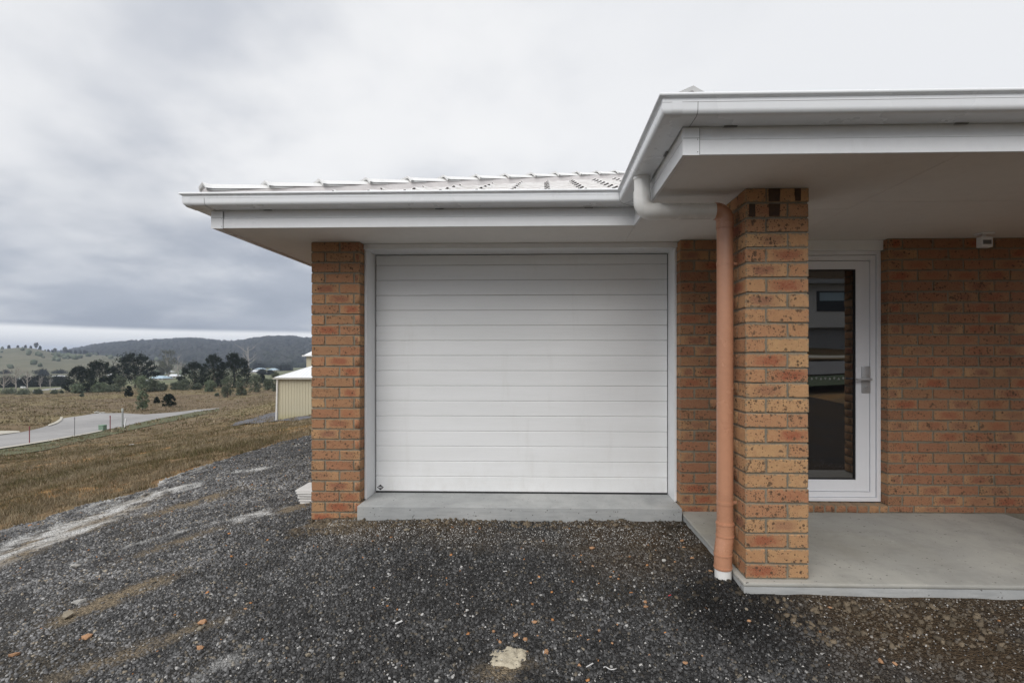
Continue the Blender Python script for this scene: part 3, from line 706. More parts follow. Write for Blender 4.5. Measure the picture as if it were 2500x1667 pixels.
# gutter brackets and mitre joints
def clip_at(x, y, ax):
    bm = bmesh.new()
    if ax == 'x': box(bm, (x - 0.03, y - 0.012, gb - 0.0045), (x + 0.03, y - 0.001, gb - 0.0021), 0.0005)
    else: box(bm, (x - 0.012, y - 0.03, gb - 0.0045), (x - 0.001, y + 0.03, gb - 0.0021), 0.0005)
    bmobj('gutter_clip', bm, M['seam'], gut)
for x in (-2.0, -0.75, 0.32): clip_at(x, YG, 'x')
for x in (0.86, 1.9, 3.0): clip_at(x, YP, 'x')
clip_at(XP, 2.55, 'y')
def joint(x, y, ax):
    """lapped joint strip that follows the gutter face"""
    v = []; f = []; pr = [p for p in prof[1:11]]
    for o, z in pr:
        for s in (-0.022, 0.022):
            e = 0.0015
            zz_ = z - (e if o < 0.1 else 0)
            v.append((x + s, y - o - e, zz_) if ax == 'x' else (x - o - e, y + s, zz_))
    for i in range(len(pr) - 1): f.append((2 * i, 2 * i + 1, 2 * i + 3, 2 * i + 2))
    pydata('gutter_joint', v, f, M['gutter'], gut, True)
joint(XL - 0.09, YG, 'x'); joint(XP - 0.07, YG, 'x') if False else None
joint(XP - 0.06, YP, 'x')
# fascia corner cover plates
for (x0, x1, yy) in ((XL + 0.0, XL + 0.085, YG), (XP + 0.0, XP + 0.075, YP)):
    bm = bmesh.new(); box(bm, (x0 - 0.002, yy - 0.0035, FB - 0.002), (x1, yy - 0.0002, E + 1.055), 0.0)
    o = bmobj('fascia_joiner', bm, M['paint'], house)
    bm = bmesh.new(); box(bm, (x1, yy - 0.0012, FB), (x1 + 0.003, yy - 0.0003, E + 1.055)); box(bm, (x0, yy - 0.0042, fm - 0.001), (x1, yy - 0.0036, fm + 0.001))
    for zz_ in (FB + 0.012, fm - 0.006):
        bmesh.ops.create_circle(bm, cap_ends=True, radius=0.0025, segments=8, matrix=Matrix.Translation((x1 - 0.008, yy - 0.0042, zz_)) @ Matrix.Rotation(R(90), 4, 'X'))
    bmobj('joiner_seam', bm, M['seam'], o)
# soffit sheets (three, with cover strips at the joints)
def slabpoly(name, pts, z0, z1, m, parent):
    bm = bmesh.new(); a = [bm.verts.new((x, y, z0)) for x, y in pts]; b = [bm.verts.new((x, y, z1)) for x, y in pts]
    bm.faces.new(a); bm.faces.new(b)
    for i in range(len(pts)): j = (i + 1) % len(pts); bm.faces.new((a[i], a[j], b[j], b[i]))
    return bmobj(name, bm, m, parent)
e = 0.020; sg = 0.0015
slabpoly('soffit', [(XL + e, YG + e), (XP + e - sg, YG + e), (XP + e - sg, YW + 0.6), (XL + e, YW + 0.6)], SOF, SOF + 0.008, M['soffit'], house)
slabpoly('soffit', [(XL + e, YW + 0.6 + sg), (WX0 + 0.1, YW + 0.6 + sg), (WX0 + 0.1, YB), (XL + e, YB)], SOF, SOF + 0.008, M['soffit'], house)
slabpoly('soffit', [(XP + e + sg, YP + e), (1.95 - sg, YP + e), (1.95 - sg, 3.16 - sg), (XP + e + sg, 3.16 - sg)], SOF, SOF + 0.008, M['soffit'], house)
slabpoly('soffit', [(XP + e + sg, 3.16 + sg), (1.95 - sg, 3.16 + sg), (1.95 - sg, YW + 0.6), (XP + e + sg, YW + 0.6)], SOF, SOF + 0.008, M['soffit'], house)
slabpoly('soffit', [(1.95 + sg, YP + e), (XR - e, YP + e), (XR - e, 3.02 - sg), (1.95 + sg, 3.02 - sg)], SOF, SOF + 0.008, M['soffit'], house)
slabpoly('soffit', [(1.95 + sg, 3.02 + sg), (XR - e, 3.02 + sg), (XR - e, YW + 0.6), (1.95 + sg, YW + 0.6)], SOF, SOF + 0.008, M['soffit'], house)
slabpoly('soffit', [(XR - e + sg, YG + e), (XH, YG + e), (XH, YW + 0.6), (XR - e + sg, YW + 0.6)], SOF, SOF + 0.008, M['soffit'], house)
bm = bmesh.new()
box(bm, (1.93, YP + e, SOF + 0.0085), (1.97, YW + 0.5, SOF + 0.012)); box(bm, (XP, 3.13, SOF + 0.0085), (1.93, 3.19, SOF + 0.012)); box(bm, (1.97, 2.99, SOF + 0.0085), (XR - 0.05, 3.05, SOF + 0.012)); box(bm, (XP - 0.0, YG + e, SOF + 0.0085), (XP + 0.06, YW + 0.5, SOF + 0.012))
bmobj('soffit_backing', bm, M['soffit'], house)

# ---- garage opening
YH = 4.03; YD = 4.26
HD = E + 0.902
bm = bmesh.new(); box(bm, (WX1 + 0.001, YH, HD), (WX2 - 0.001, YD + 0.12, SOF - 0.001), 0.002); bmobj('door_head', bm, M['jamb'], house)
for xa, xb in ((WX1 + 0.001, WX1 + 0.020), (WX2 - 0.019, WX2 - 0.001)):
    bm = bmesh.new(); box(bm, (xa, YH + 0.02, ZG + 0.001), (xb, YD + 0.12, HD - 0.0005), 0.0025); bmobj('door_jamb', bm, M['jamb'], house)
gd = empty('garage_door', (0, 0, 0), 0, house); gd['label'] = 'closed white slatted roller garage door'
xa, xb = WX1 + 0.028, WX2 - 0.027
bm = bmesh.new(); box(bm, (WX1 + 0.021, YD + 0.012, ZG + 0.002), (WX2 - 0.020, YD + 0.05, HD - 0.001)); bmobj('door_backing', bm, M['black'], gd)
bm = bmesh.new(); box(bm, (xa, YD - 0.004, ZG + 0.001), (xb, YD + 0.011, ZG + 0.012), 0.003); bmobj('bottom_seal', bm, M['black'], gd)
pz = ZG + 0.013; k = 0
while pz < HD - 0.01:
    h = min(0.1335, HD - 0.004 - pz)
    if k == 0 or h < 0.12:
        bm = bmesh.new(); t = pz + h - 0.0018
        # slightly crowned panel with a rebated top and bottom lip
        prof2 = [(0.004, pz), (0.0010, pz + 0.002), (0, pz + 0.006), (0, t - 0.005), (0.0012, t - 0.0015), (0.004, t)]
        a = [bm.verts.new((xa, YD + y, z)) for y, z in prof2]; b = [bm.verts.new((xb, YD + y, z)) for y, z in prof2]
        for i in range(len(prof2) - 1): bm.faces.new((a[i], b[i], b[i + 1], a[i + 1]))
        a.append(bm.verts.new((xa, YD + 0.011, t))); a.append(bm.verts.new((xa, YD + 0.011, pz))); b.append(bm.verts.new((xb, YD + 0.011, t))); b.append(bm.verts.new((xb, YD + 0.011, pz)))
        n_ = len(a)
        for i in range(n_ - 3, n_): bm.faces.new((a[i], b[i], b[(i + 1) % n_], a[(i + 1) % n_])) if i > n_ - 4 else None
        bm.faces.new(a); bm.faces.new(b[::-1])
        bmesh.ops.translate(bm, verts=bm.verts, vec=(0, 0, -pz))
        o = bmobj('door_panel', bm, M['curtain'], gd); o.location.z = pz; first = o if k == 0 else None
        if k == 0: proto = o
    else:
        o = proto.copy(); C.objects.link(o); o.location.z = pz; o.location.y = random.uniform(-0.0006, 0.0006)
    pz += 0.1335; k += 1
# maker's diamond
lx, lz = P(930, 1188, 4.31).x, P(930, 1188, 4.31).z
lg = pydata('maker_badge', [(lx - 0.030, YD - 0.001, lz), (lx, YD - 0.001, lz - 0.025), (lx + 0.030, YD - 0.001, lz), (lx, YD - 0.001, lz + 0.025),
     (lx - 0.030, YD + 0.001, lz), (lx, YD + 0.001, lz - 0.025), (lx + 0.030, YD + 0.001, lz), (lx, YD + 0.001, lz + 0.025)],
     [(0, 1, 2, 3), (7, 6, 5, 4), (0, 4, 5, 1), (1, 5, 6, 2), (2, 6, 7, 3), (3, 7, 4, 0)], M['black'], gd)
def text_obj(name, body, size, loc, m, parent, bold=0.0):
    cu = bpy.data.curves.new(name, 'FONT'); cu.body = body; cu.size = size; cu.align_x = 'CENTER'; cu.align_y = 'CENTER'; cu.extrude = 0.0003; cu.offset = bold
    to = bpy.data.objects.new(name, cu); C.objects.link(to)
    dg = bpy.context.evaluated_depsgraph_get(); me = bpy.data.meshes.new_from_object(to.evaluated_get(dg)); bpy.data.objects.remove(to)
    me.name = name; me.materials.clear(); o = link(name, me, m, parent); o.location = loc; o.rotation_euler = (R(90), 0, 0); return o
text_obj('badge_lettering', 'B&D', 0.019, (lx, YD - 0.0017, lz), M['decal'], lg, 0.0006)

# ---- front door
YF = 4.035; DT = E + 0.864; DB = E - 1.189
fd = empty('front_door', (0, 0, 0), 0, house); fd['label'] = 'white aluminium framed glass front door'
def frame(name, x0, x1, z0, z1, w_, y0, y1, m, parent, bottom=True, bev=0.002):
    bm = bmesh.new()
    box(bm, (x0, y0, z0), (x0 + w_, y1, z1), bev); box(bm, (x1 - w_, y0, z0), (x1, y1, z1), bev)
    box(bm, (x0 + w_, y0, z1 - w_), (x1 - w_, y1, z1), bev)
    if bottom: box(bm, (x0 + w_, y0, z0), (x1 - w_, y1, z0 + w_), bev)
    return bmobj(name, bm, m, parent)
dx1 = WX4 - 0.001; dx0 = WX3 + 0.001
frame('door_architrave', dx0, dx1, DB, DT, 0.030, YF, YF + 0.09, M['alu'], fd)
bm = bmesh.new(); box(bm, (dx0 + 0.03, YF + 0.05, DB + 0.03), (dx1 - 0.03, YF + 0.10, DT - 0.03)); bmobj('door_rebate', bm, M['black'], fd)
frame('door_frame', dx0 + 0.035, dx1 - 0.035, DB + 0.013 + 0.020, DT - 0.033, 0.040, YF + 0.012, YF + 0.06, M['alu'], fd)
lx0, lx1, lz0, lz1 = dx0 + 0.079, dx1 - 0.079, DB + 0.077, DT - 0.077
leaf = None
bm = bmesh.new(); st = 0.108; YL = YF + 0.022; gz0, gz1 = lz0 + 0.095, lz1 - 0.068
box(bm, (lx0, YL, lz0), (lx0 + st, YL + 0.035, lz1), 0.002); box(bm, (lx1 - st, YL, lz0), (lx1, YL + 0.035, lz1), 0.002)
box(bm, (lx0 + st, YL, gz1), (lx1 - st, YL + 0.035, lz1), 0.002); box(bm, (lx0 + st, YL, lz0), (lx1 - st, YL + 0.035, gz0), 0.002)
leaf = bmobj('door_leaf', bm, M['alu'], fd)
frame('glazing_bead', lx0 + st, lx1 - st, gz0, gz1, 0.009, YL + 0.006, YL + 0.02, M['black'], fd, bev=0.001)
YGl = YL + 0.018
bm = bmesh.new(); box(bm, (lx0 + st, YGl, gz0), (lx1 - st, YGl + 0.006, gz1)); glass = bmobj('glass_pane', bm, M['glass'], fd)
# safety marks
zt = P(2020, 924, 4.0).z
bm = bmesh.new(); x = lx0 + st + 0.03; i = 0
while x < lx1 - st - 0.075:
    s = 1 if i % 2 else -1; w_, h = 0.008, 0.009
    o_ = [(x - w_, zt - s * h), (x + w_, zt - s * h), (x, zt + s * h)]; inn = [(x - w_ * .45, zt - s * h * .62), (x + w_ * .45, zt - s * h * .62), (x, zt + s * h * .35)]
    vo = [bm.verts.new((a, YGl - 0.0006, b)) for a, b in o_]; vi = [bm.verts.new((a, YGl - 0.0006, b)) for a, b in inn]
    for j in range(3): k2 = (j + 1) % 3; bm.faces.new((vo[j], vo[k2], vi[k2], vi[j]))
    x += 0.0365; i += 1
bmobj('safety_marks', bm, simple('etched_mark', (0.42, 0.42, 0.42), 0.6, 0.02), fd)
# handle
hx = P(2110, 924, 4.0).x; hz0, hz1 = P(2110, 959, 3.99).z, P(2110, 894, 3.99).z
bm = bmesh.new(); box(bm, (hx - 0.034, YL - 0.012, hz0), (hx + 0.034, YL - 0.0002, hz1), 0.005); hd = bmobj('door_handle', bm, M['steel'], fd, True, 40)
lz = P(2110, 925, 3.99).z
bm = bmesh.new(); tube(bm, [(hx + 0.010, YL - 0.010, lz), (hx + 0.010, YL - 0.050, lz)], 0.011, 14)
box(bm, (hx - 0.105, YL - 0.060, lz - 0.009), (hx + 0.020, YL - 0.046, lz + 0.009), 0.005); bmobj('lever', bm, M['steel'], hd, True, 40)
bm = bmesh.new(); tube(bm, [(hx + 0.0, YL - 0.011, hz0 + 0.050), (hx, YL - 0.022, hz0 + 0.050)], 0.013, 18); tube(bm, [(hx + 0.0, YL - 0.011, hz0 + 0.024), (hx, YL - 0.020, hz0 + 0.024)], 0.007, 12); bmobj('lock_cylinder', bm, M['steel'], hd, True, 40)
bm = bmesh.new(); box(bm, (hx - 0.0015, YL - 0.0226, hz0 + 0.044), (hx + 0.0015, YL - 0.0221, hz0 + 0.056)); bmobj('key_slot', bm, M['black'], hd)
# panel over the door, threshold line
bm = bmesh.new(); box(bm, (WX3 + 0.001, YF - 0.03, DT + 0.001), (WX4 - 0.001, YF + 0.09, SOF - 0.0005), 0.002); bmobj('door_head_panel', bm, M['jamb'], house)
bm = bmesh.new(); box(bm, (dx0, YF + 0.004, E - 1.1965), (dx1, YF + 0.09, DB - 0.001)); bmobj('threshold_gap', bm, M['black'], fd)

# ---- downpipe
DPY = 2.885; XW = P(1566.5, 500, 2.87).x; XC = P(1770.5, 700, 2.845).x; PR = 0.0465
XW = 0.583; XC = 1.070; zc = E + 0.858
dp = empty('downpipe', (0, 0, 0), 0, house); dp['label'] = 'white pipe under the gutter turning into a terracotta pipe down the pillar'
def arc(cx, cz, r, a0, a1, k=10): return [(cx + r * math.cos(R(a0 + (a1 - a0) * i / k)), DPY, cz + r * math.sin(R(a0 + (a1 - a0) * i / k))) for i in range(k + 1)]
rb = 0.058
bm = bmesh.new(); tube(bm, [(XW, DPY, gb + 0.004), (XW, DPY, zc + 0.085)], PR, 28); bmobj('outlet_pipe', bm, M['pvc_white'], dp, True, 40)
bm = bmesh.new(); tube(bm, [(XW, DPY, gb - 0.016), (XW, DPY, gb - 0.001)], PR + 0.004, 28); bmobj('outlet_collar', bm, M['pvc_white'], dp, True, 40)
bm = bmesh.new(); tube(bm, [(XW, DPY, zc + rb + 0.06)] + arc(XW + rb, zc + rb, rb, 180, 270) + [(XW + rb + 0.045, DPY, zc)], PR + 0.0035, 28); bmobj('pipe_elbow', bm, M['pvc_white'], dp, True, 40)
bm = bmesh.new(); tube(bm, [(XW + rb + 0.04, DPY, zc), (XC - 0.052, DPY, zc)], PR, 28); bmobj('cross_pipe', bm, M['pvc_white'], dp, True, 40)
bm = bmesh.new(); tube(bm, [(XC - rb - 0.004, DPY, zc)] + arc(XC - rb, zc - rb, rb, 90, 0) + [(XC, DPY, zc - rb - 0.045)], PR + 0.0035, 28); o = bmobj('pipe_elbow', bm, M['pvc_clay'], dp, True, 40); o['label'] = 'terracotta elbow beside the pillar top'
zb = P(1760, 1330, 2.83).z
bm = bmesh.new(); tube(bm, [(XC, DPY, zc - rb - 0.04), (XC, DPY, E - 0.99)], PR, 28); bmobj('down_pipe', bm, M['pvc_clay'], dp, True, 40)
for z in (P(1770, 642, 2.83).z, P(1770, 1229, 2.83).z):
    bm = bmesh.new(); tube(bm, [(XC, DPY, z - 0.009), (XC, DPY, z + 0.009)], PR + 0.0022, 28); box(bm, (XC + PR - 0.004, DPY - 0.008, z - 0.008), (PX0 + 0.001, DPY + 0.008, z + 0.008), 0.001); bmobj('pipe_clip', bm, M['pvc_clay'], dp, True, 40)
kx = XC - 0.016; ky = DPY - 0.012
pts = [(XC, DPY, E - 0.975), (XC, DPY, E - 1.06), (XC - 0.004, DPY - 0.003, E - 1.085), (kx + 0.004, ky + 0.003, E - 1.13), (kx, ky, E - 1.155), (kx, ky, E - 1.245)]
bm = bmesh.new(); tube(bm, pts, PR + 0.004, 28); bmobj('bottom_bend', bm, M['pvc_clay'], dp, True, 40)
for z, x_, y_ in ((E - 0.985, XC, DPY), (E - 1.055, XC, DPY), (E - 1.16, kx, ky), (E - 1.235, kx, ky)):
    bm = bmesh.new(); tube(bm, [(x_, y_, z - 0.004), (x_, y_, z + 0.004)], PR + 0.0065, 28); bmobj('pipe_ring', bm, M['pvc_clay'], dp, True, 40)
bm = bmesh.new(); tube(bm, [(kx, ky, E - 1.24), (kx, ky, -0.1)], PR + 0.001, 28); o = bmobj('pipe_stub', bm, M['pvc_white'], dp, True, 40); o['label'] = 'white stub where the pipe enters the ground'

# ---- roof
M_SL = 0.402; ALP = math.atan(M_SL); ca, sa = math.cos(ALP), math.sin(ALP)
RX0, RY0, RZ0 = XL - 0.075, YG - 0.065, E + 1.100     # tile edge over the gutter (garage corner)
DY = 4.6
roof = None
ZR = RZ0 + M_SL * DY
v = [(RX0, RY0, RZ0), (RX0 + DY, RY0 + DY, ZR), (RX0, RY0 + 2 * DY, RZ0),  # left slope
     (XP - 0.075, RY0, RZ0), (XP - 0.075 + DY, RY0 + DY, ZR),              # valley
     (XP - 0.075, YP - 0.065, RZ0), (XP - 0.075 + 1.82, YP - 0.065 + 1.82, RZ0 + M_SL * 1.82), (XR + 0.075, YP - 0.065, RZ0),
     (XR + 0.075, RY0, RZ0), (XR + 0.075 - 0.0, RY0, RZ0), (XH, RY0, RZ0), (XH, RY0 + DY, ZR), (XH, RY0 + 2 * DY, RZ0),
     (XP - 0.075 + 1.82, RY0 + 1.82, RZ0 + M_SL * 1.82)]
v = [(a, b, c - 0.02) for a, b, c in v]
f = [(0, 1, 2), (0, 3, 4, 1), (3, 5, 6, 13), (5, 7, 6), (7, 8, 13, 6), (8, 10, 11, 4, 13), (1, 4, 11, 12, 2)]
roof = pydata('roof', v, f, M['tile'], house)
GA = 0.325; TWD = 0.30
def tile_mesh():
    xs = [0.0, 0.012, 0.028, 0.044, 0.09, 0.15, 0.21, 0.262, 0.280, 0.298]; zs = [0.014, 0.024, 0.024, 0.012, 0.004, 0.009, 0.004, 0.009, 0.012, 0.008]
    bm = bmesh.new(); L = 0.395; th = 0.017
    rows = []
    for y, dz, thk in ((0.0, 0.020, th), (0.012, 0.024, th), (L, -0.0005, 0.006)):
        rows.append([bm.verts.new((x, y, z + dz)) for x, z in zip(xs, zs)])
    bot = [[bm.verts.new((x, y, z + dz - thk)) for x, z in zip(xs, zs)] for y, dz, thk in ((0.0, 0.018, th), (L, -0.0005, 0.006))]
    for i in (1, 8): bot[0][i].co.z += 0.012
    for i in (0, 3, 9): bot[0][i].co.z += 0.006
    n_ = len(xs)
    for a, b in zip(rows[:-1], rows[1:]):
        for i in range(n_ - 1): bm.faces.new((a[i], a[i + 1], b[i + 1], b[i]))
    for i in range(n_ - 1):
        bm.faces.new((bot[0][i], bot[0][i + 1], rows[0][i + 1], rows[0][i])); bm.faces.new((bot[0][i], bot[1][i], bot[1][i + 1], bot[0][i + 1]))
    return bm
bm = tile_mesh(); bmesh.ops.recalc_face_normals(bm, faces=bm.faces); TM = bpy.data.meshes.new('roof_tile'); bm.to_mesh(TM); bm.free(); TM.materials.append(M['tile']); TM.materials.append(M['tilegap'])
for p_ in TM.polygons:  # edge and underside faces at the interlock coloured dark as gap shade
    if (p_.normal.z < -0.3 and (p_.center.x < 0.045 or p_.center.x > 0.262)) or (p_.normal.y < -0.7 and (p_.center.x < 0.024 or p_.center.x > 0.288) and p_.area > 1e-6): p_.material_index = 1
MS = Matrix.Rotation(ALP, 4, 'X')
def tmat(x, sdist, rx=RX0, ry=RY0, zz_=RZ0): return Matrix.Translation((x, ry + sdist * ca, zz_ + sdist * sa)) @ MS
for r in range(14):
    s0 = r * GA + 0.0; y = s0 * ca
    hipx = RX0 + y; x = RX0 + 0.12 - 0.3
    while x < 1.9 + y * 0.15:
        if x + TWD > hipx - 0.02 and x < XP - 0.075 + y + 0.25 and y < DY - 0.1:
            Mx = tmat(x + random.uniform(-.002, .002), s0) @ Matrix.Rotation(R(random.uniform(-.25, .25)), 4, 'Z')
            if x < hipx + 0.33 or x + TWD > XP - 0.075 + y - 0.05:
                b2 = bmesh.new(); b2.from_mesh(TM); b2.transform(Mx)
                # cut along hip and valley
                bmesh.ops.bisect_plane(b2, geom=b2.verts[:] + b2.edges[:] + b2.faces[:], plane_co=(RX0, RY0, 0), plane_no=Vector((-1, 1, 0)).normalized(), clear_outer=True)
                if b2.faces:
                    bmesh.ops.bisect_plane(b2, geom=b2.verts[:] + b2.edges[:] + b2.faces[:], plane_co=(XP - 0.075, RY0, 0), plane_no=Vector((1, -1, 0)).normalized(), clear_outer=True)
                if len(b2.faces) > 3:
                    me = bpy.data.meshes.new('roof_tile'); b2.to_mesh(me); me.materials.append(M['tile']); me.materials.append(M['tilegap']); o = bpy.data.objects.new('roof_tile', me); C.objects.link(o); o.parent = roof
                b2.free()
            else:
                o = bpy.data.objects.new('roof_tile', TM); C.objects.link(o); o.matrix_world = Mx; o.parent = roof
        x += TWD
# porch front slope: first rows (mostly behind its gutter)
for r in range(3):
    s0 = r * GA; y = s0 * ca; x = XP - 0.075 + y + 0.12
    while x + TWD < XR + 0.075 - y - 0.1:
        o = bpy.data.objects.new('roof_tile', TM); C.objects.link(o); o.matrix_world = tmat(x, s0, ry=YP - 0.065); o.parent = roof; x += TWD
# hip caps
def cap_mesh():
    bm = bmesh.new(); L = 0.43
    def sec(y, k, dz): return [bm.verts.new((x * k, y, z * k + dz)) for x, z in ((-0.094, 0.020), (-0.086, 0.026), (-0.052, 0.058), (0.052, 0.058), (0.086, 0.026), (0.094, 0.020))]
    a0 = sec(-0.016, 1.34, 0.008); a = sec(0.03, 1.10, 0.010); b = sec(L, 0.93, -0.004)
    c0 = [bm.verts.new((v.co.x * 0.86, v.co.y + 0.002, v.co.z - 0.016)) for v in a0]; c1 = [bm.verts.new((v.co.x * 0.86, v.co.y, v.co.z - 0.016)) for v in b]
    for p, q2 in ((a0, a), (a, b), (c0, a0), (c1, c0)):
        for i in range(5): bm.faces.new((p[i], p[i + 1], q2[i + 1], q2[i]))
    bmesh.ops.recalc_face_normals(bm, faces=bm.faces); me = bpy.data.meshes.new('hip_cap'); bm.to_mesh(me); bm.free(); me.materials.append(M['cap']); return me
CM = cap_mesh()
def hip(x0, y0, z0, n_, sgn=1):
    hd_ = Vector((sgn, 1, M_SL)).normalized(); stepx = 0.285
    for i in range(n_):
        s = 0.02 + i * stepx; p = Vector((x0 + sgn * s, y0 + s, z0 + M_SL * s + 0.050))
        yv = Vector((sgn, 1, M_SL + 0.012 + random.uniform(-.008, .008))).normalized(); xv = yv.cross(Vector((0, 0, 1))).normalized(); zv = xv.cross(yv)
        mt = Matrix((xv, yv, zv)).transposed().to_4x4(); mt.translation = p
        o = bpy.data.objects.new('hip_cap', CM); C.objects.link(o); o.matrix_world = mt; o.parent = roof
    # pointing under the caps
    yv = hd_; xv = yv.cross(Vector((0, 0, 1))).normalized(); zv = xv.cross(yv); L = n_ * stepx * 1.5
    bm = bmesh.new(); A_ = Vector((x0, y0, z0)) + hd_ * 0.03; k = int(n_ * 6); rows = []
    for i in range(k + 1):
        q0 = A_ + hd_ * (L * i / k * 0.98)
        rows.append([bm.verts.new(q0 + xv * x * (1 + random.uniform(-.03, .03)) + zv * (z + random.uniform(-.003, .003))) for x, z in ((-0.112, -0.01), (-0.090, 0.062), (-0.06, 0.090), (0.06, 0.090), (0.090, 0.062), (0.112, -0.01))])
    for i in range(k):
        for j in range(5): bm.faces.new((rows[i][j], rows[i][j + 1], rows[i + 1][j + 1], rows[i + 1][j]))
    bm.faces.new(rows[0])
    bmobj('hip_pointing', bm, M['pointing'], roof)
hip(RX0 + 0.03, RY0 + 0.03, RZ0, 15); hip(XP - 0.01, YP + 0.00, RZ0 - 0.014, 6)

# ---- sensor light on the soffit (a thing of its own)
lt = empty('security_light', (P(2391, 600, 3.75).x, 3.80, SOF)); lt.scale = (0.86, 0.86, 0.9); tag(lt, 'small white security light under the porch ceiling', 'light')
bm = bmesh.new(); box(bm, (-0.055, -0.05, -0.018), (0.055, 0.05, -0.0005), 0.006); bmobj('mount_plate', bm, M['alu'], lt)
bm = bmesh.new(); tube(bm, [(0, 0, -0.015), (0, 0, -0.045)], 0.014, 12); bmobj('swivel_neck', bm, M['alu'], lt, True, 40)
Mr = Matrix.Translation((0, -0.01, -0.082)) @ Matrix.Rotation(R(0), 4, 'X')
bm = bmesh.new(); box(bm, (-0.052, -0.022, -0.045), (0.052, 0.030, 0.045), 0.008); bm.transform(Mr); bmobj('lamp_housing', bm, M['alu'], lt)
bm = bmesh.new(); box(bm, (-0.036, -0.0245, -0.020), (0.036, -0.0225, 0.016), 0.0008); bm.transform(Mr); bmobj('sensor_lens', bm, simple('lens', (0.16, 0.16, 0.17), 0.2, 0.05), lt)

# ------------------------------------------------------------------ boards stacked beyond the pier
bx, by = -2.40, 4.63
names = ['topmost', 'second from the top', 'third from the top', 'middle', 'third from the bottom', 'second from the bottom', 'bottom']
zt0 = float(padz(np.array([bx]), np.array([by]))[0]) - 0.01
ztop = E - 321 * 4.75 / FPX; nb = 7; hgt = (ztop - zt0) / nb
for i in range(nb):
    zb_ = zt0 + (nb - 1 - i) * hgt; bm = bmesh.new(); dx = (-0.01, .0, .012, .012, .03, .03, .045)[i] + random.uniform(-.006, .006)
    box(bm, (0, 0, 0), (0.42, 0.30, hgt * 0.80), 0.004)
    for vv in bm.verts: vv.co.z += 0.004 * math.sin(vv.co.x * 14 + i); vv.co.x += random.uniform(-.004, .004)
    o = bmobj('board', bm, M['board']); o.location = (bx + dx, by + random.uniform(-.012, .012), zb_); o.rotation_euler[2] = R(random.uniform(-2.5, 2.5))
    tag(o, 'weathered white board, %s of the stack behind the left pier' % names[i], 'board', 'boards stacked behind the left pier')

# ------------------------------------------------------------------ gravel stones
def stones(name, x, y, size, col, m, flat=0.62, sink=0.35, zfun=padz):
    n_ = len(x)
    base = np.array([[-1, -1, -1], [1, -1, -1], [1, 1, -1], [-1, 1, -1], [-.8, -.8, 1], [.8, -.8, 1], [.8, .8, 1], [-.8, .8, 1]], float) * 0.5
    v = base[None] * RNG.uniform(0.55, 1.25, (n_, 8, 3))
    v *= np.stack([RNG.uniform(0.7, 1.35, n_), RNG.uniform(0.6, 1.0, n_), RNG.uniform(0.4, 0.8, n_) * flat / 0.62], -1)[:, None, :] * size[:, None, None]
    ax = RNG.normal(size=(n_, 3)) * [0.28, 0.28, 1.0]; th = RNG.uniform(0, 6.28, n_); tx, ty = RNG.normal(0, 0.30, n_), RNG.normal(0, 0.30, n_)
    c, s = np.cos(th), np.sin(th)
    X = v[..., 0] * c[:, None] - v[..., 1] * s[:, None]; Y = v[..., 0] * s[:, None] + v[..., 1] * c[:, None]; Z = v[..., 2]
    Z = Z + X * tx[:, None] + Y * ty[:, None]
    zc_ = zfun(x, y) + size * (0.5 - sink) * 0.6
    V = np.stack([X + x[:, None], Y + y[:, None], Z + zc_[:, None]], -1).reshape(-1, 3)
    F = np.array([[4, 5, 6, 7], [0, 1, 5, 4], [1, 2, 6, 5], [2, 3, 7, 6], [3, 0, 4, 7]])
    Q = (F[None] + (np.arange(n_) * 8)[:, None, None]).reshape(-1, 4)
    cc = np.repeat(np.concatenate([col, np.ones((n_, 1))], 1), 8, 0)
    return raw_mesh(name, V, Q, m, False, {'gcol': ('FLOAT_COLOR', cc)})
def mk_stone():
    m, n = mat('crushed_stone'); v = worldpos(n)
    at = n.n('ShaderNodeAttribute', attribute_name='gcol').outputs['Color']; f1 = n.noise(v, 160, 3, 0.65)
    k = n.smooth(f1, 0.3, 0.7, 0.78, 1.2)
    finish(n, n.mix(1.0, at, n.comb(k, k, k), 'MULTIPLY'), 0.78, f1, 0.3, 0.002, spec=0.35); return m
M['stone'] = mk_stone()
def scatter(n_, y0, y1, x0, x1, py):
    y = y0 + (y1 - y0) * RNG.random(n_) ** py; x = RNG.uniform(x0, x1, n_); return x, y
xs_, ys_, sz_ = [], [], []
for n_, y0, y1, mins, maxs in ((92000, 1.45, 3.4, .006, .019), (62000, 3.2, 5.2, .009, .022), (40000, 5.0, 8.5, .014, .030), (14000, 8.0, 13.5, .025, .048), (4000, -2.0, 1.5, .015, .03)):
    y = RNG.uniform(y0, y1, n_); lo = np.maximum(-1.30 * np.abs(y) - 0.5, pad_edge(y) - 0.1); hi = np.minimum(np.maximum(1.15 * y + 0.3, 1.5), 4.6) if y0 > 1 else np.full(n_, 3.0)
    hi = np.where(y > 5, -1.95, hi); x = lo + (hi - lo) * RNG.random(n_)
    xs_.append(x); ys_.append(y); sz_.append(mins + (maxs - mins) * RNG.random(n_) ** 2.2)
x = np.concatenate(xs_); y = np.concatenate(ys_); sz = np.concatenate(sz_)
inhouse = ((x > 1.10) & (x < 3.7) & (y > 2.705)) | ((x > -1.93) & (y > 3.94)) | ((x > -1.5) & (y > 3.86)) | (x > 1.1) & (y > 2.7)
lime, tan, brown, patch, wet, n1, n2 = masks(x, y)
keepp = (~inhouse) & (RNG.random(len(x)) > np.clip(lime * 0.9 + tan * 0.95 + brown * 0.75 + patch * 0.6, 0, 0.94)) & (RNG.random(len(x)) < 0.45 + 0.9 * n1)
x, y, sz = x[keepp], y[keepp], sz[keepp]; n_ = len(x)
lime, tan, brown, patch, wet, n1, n2 = masks(x, y)
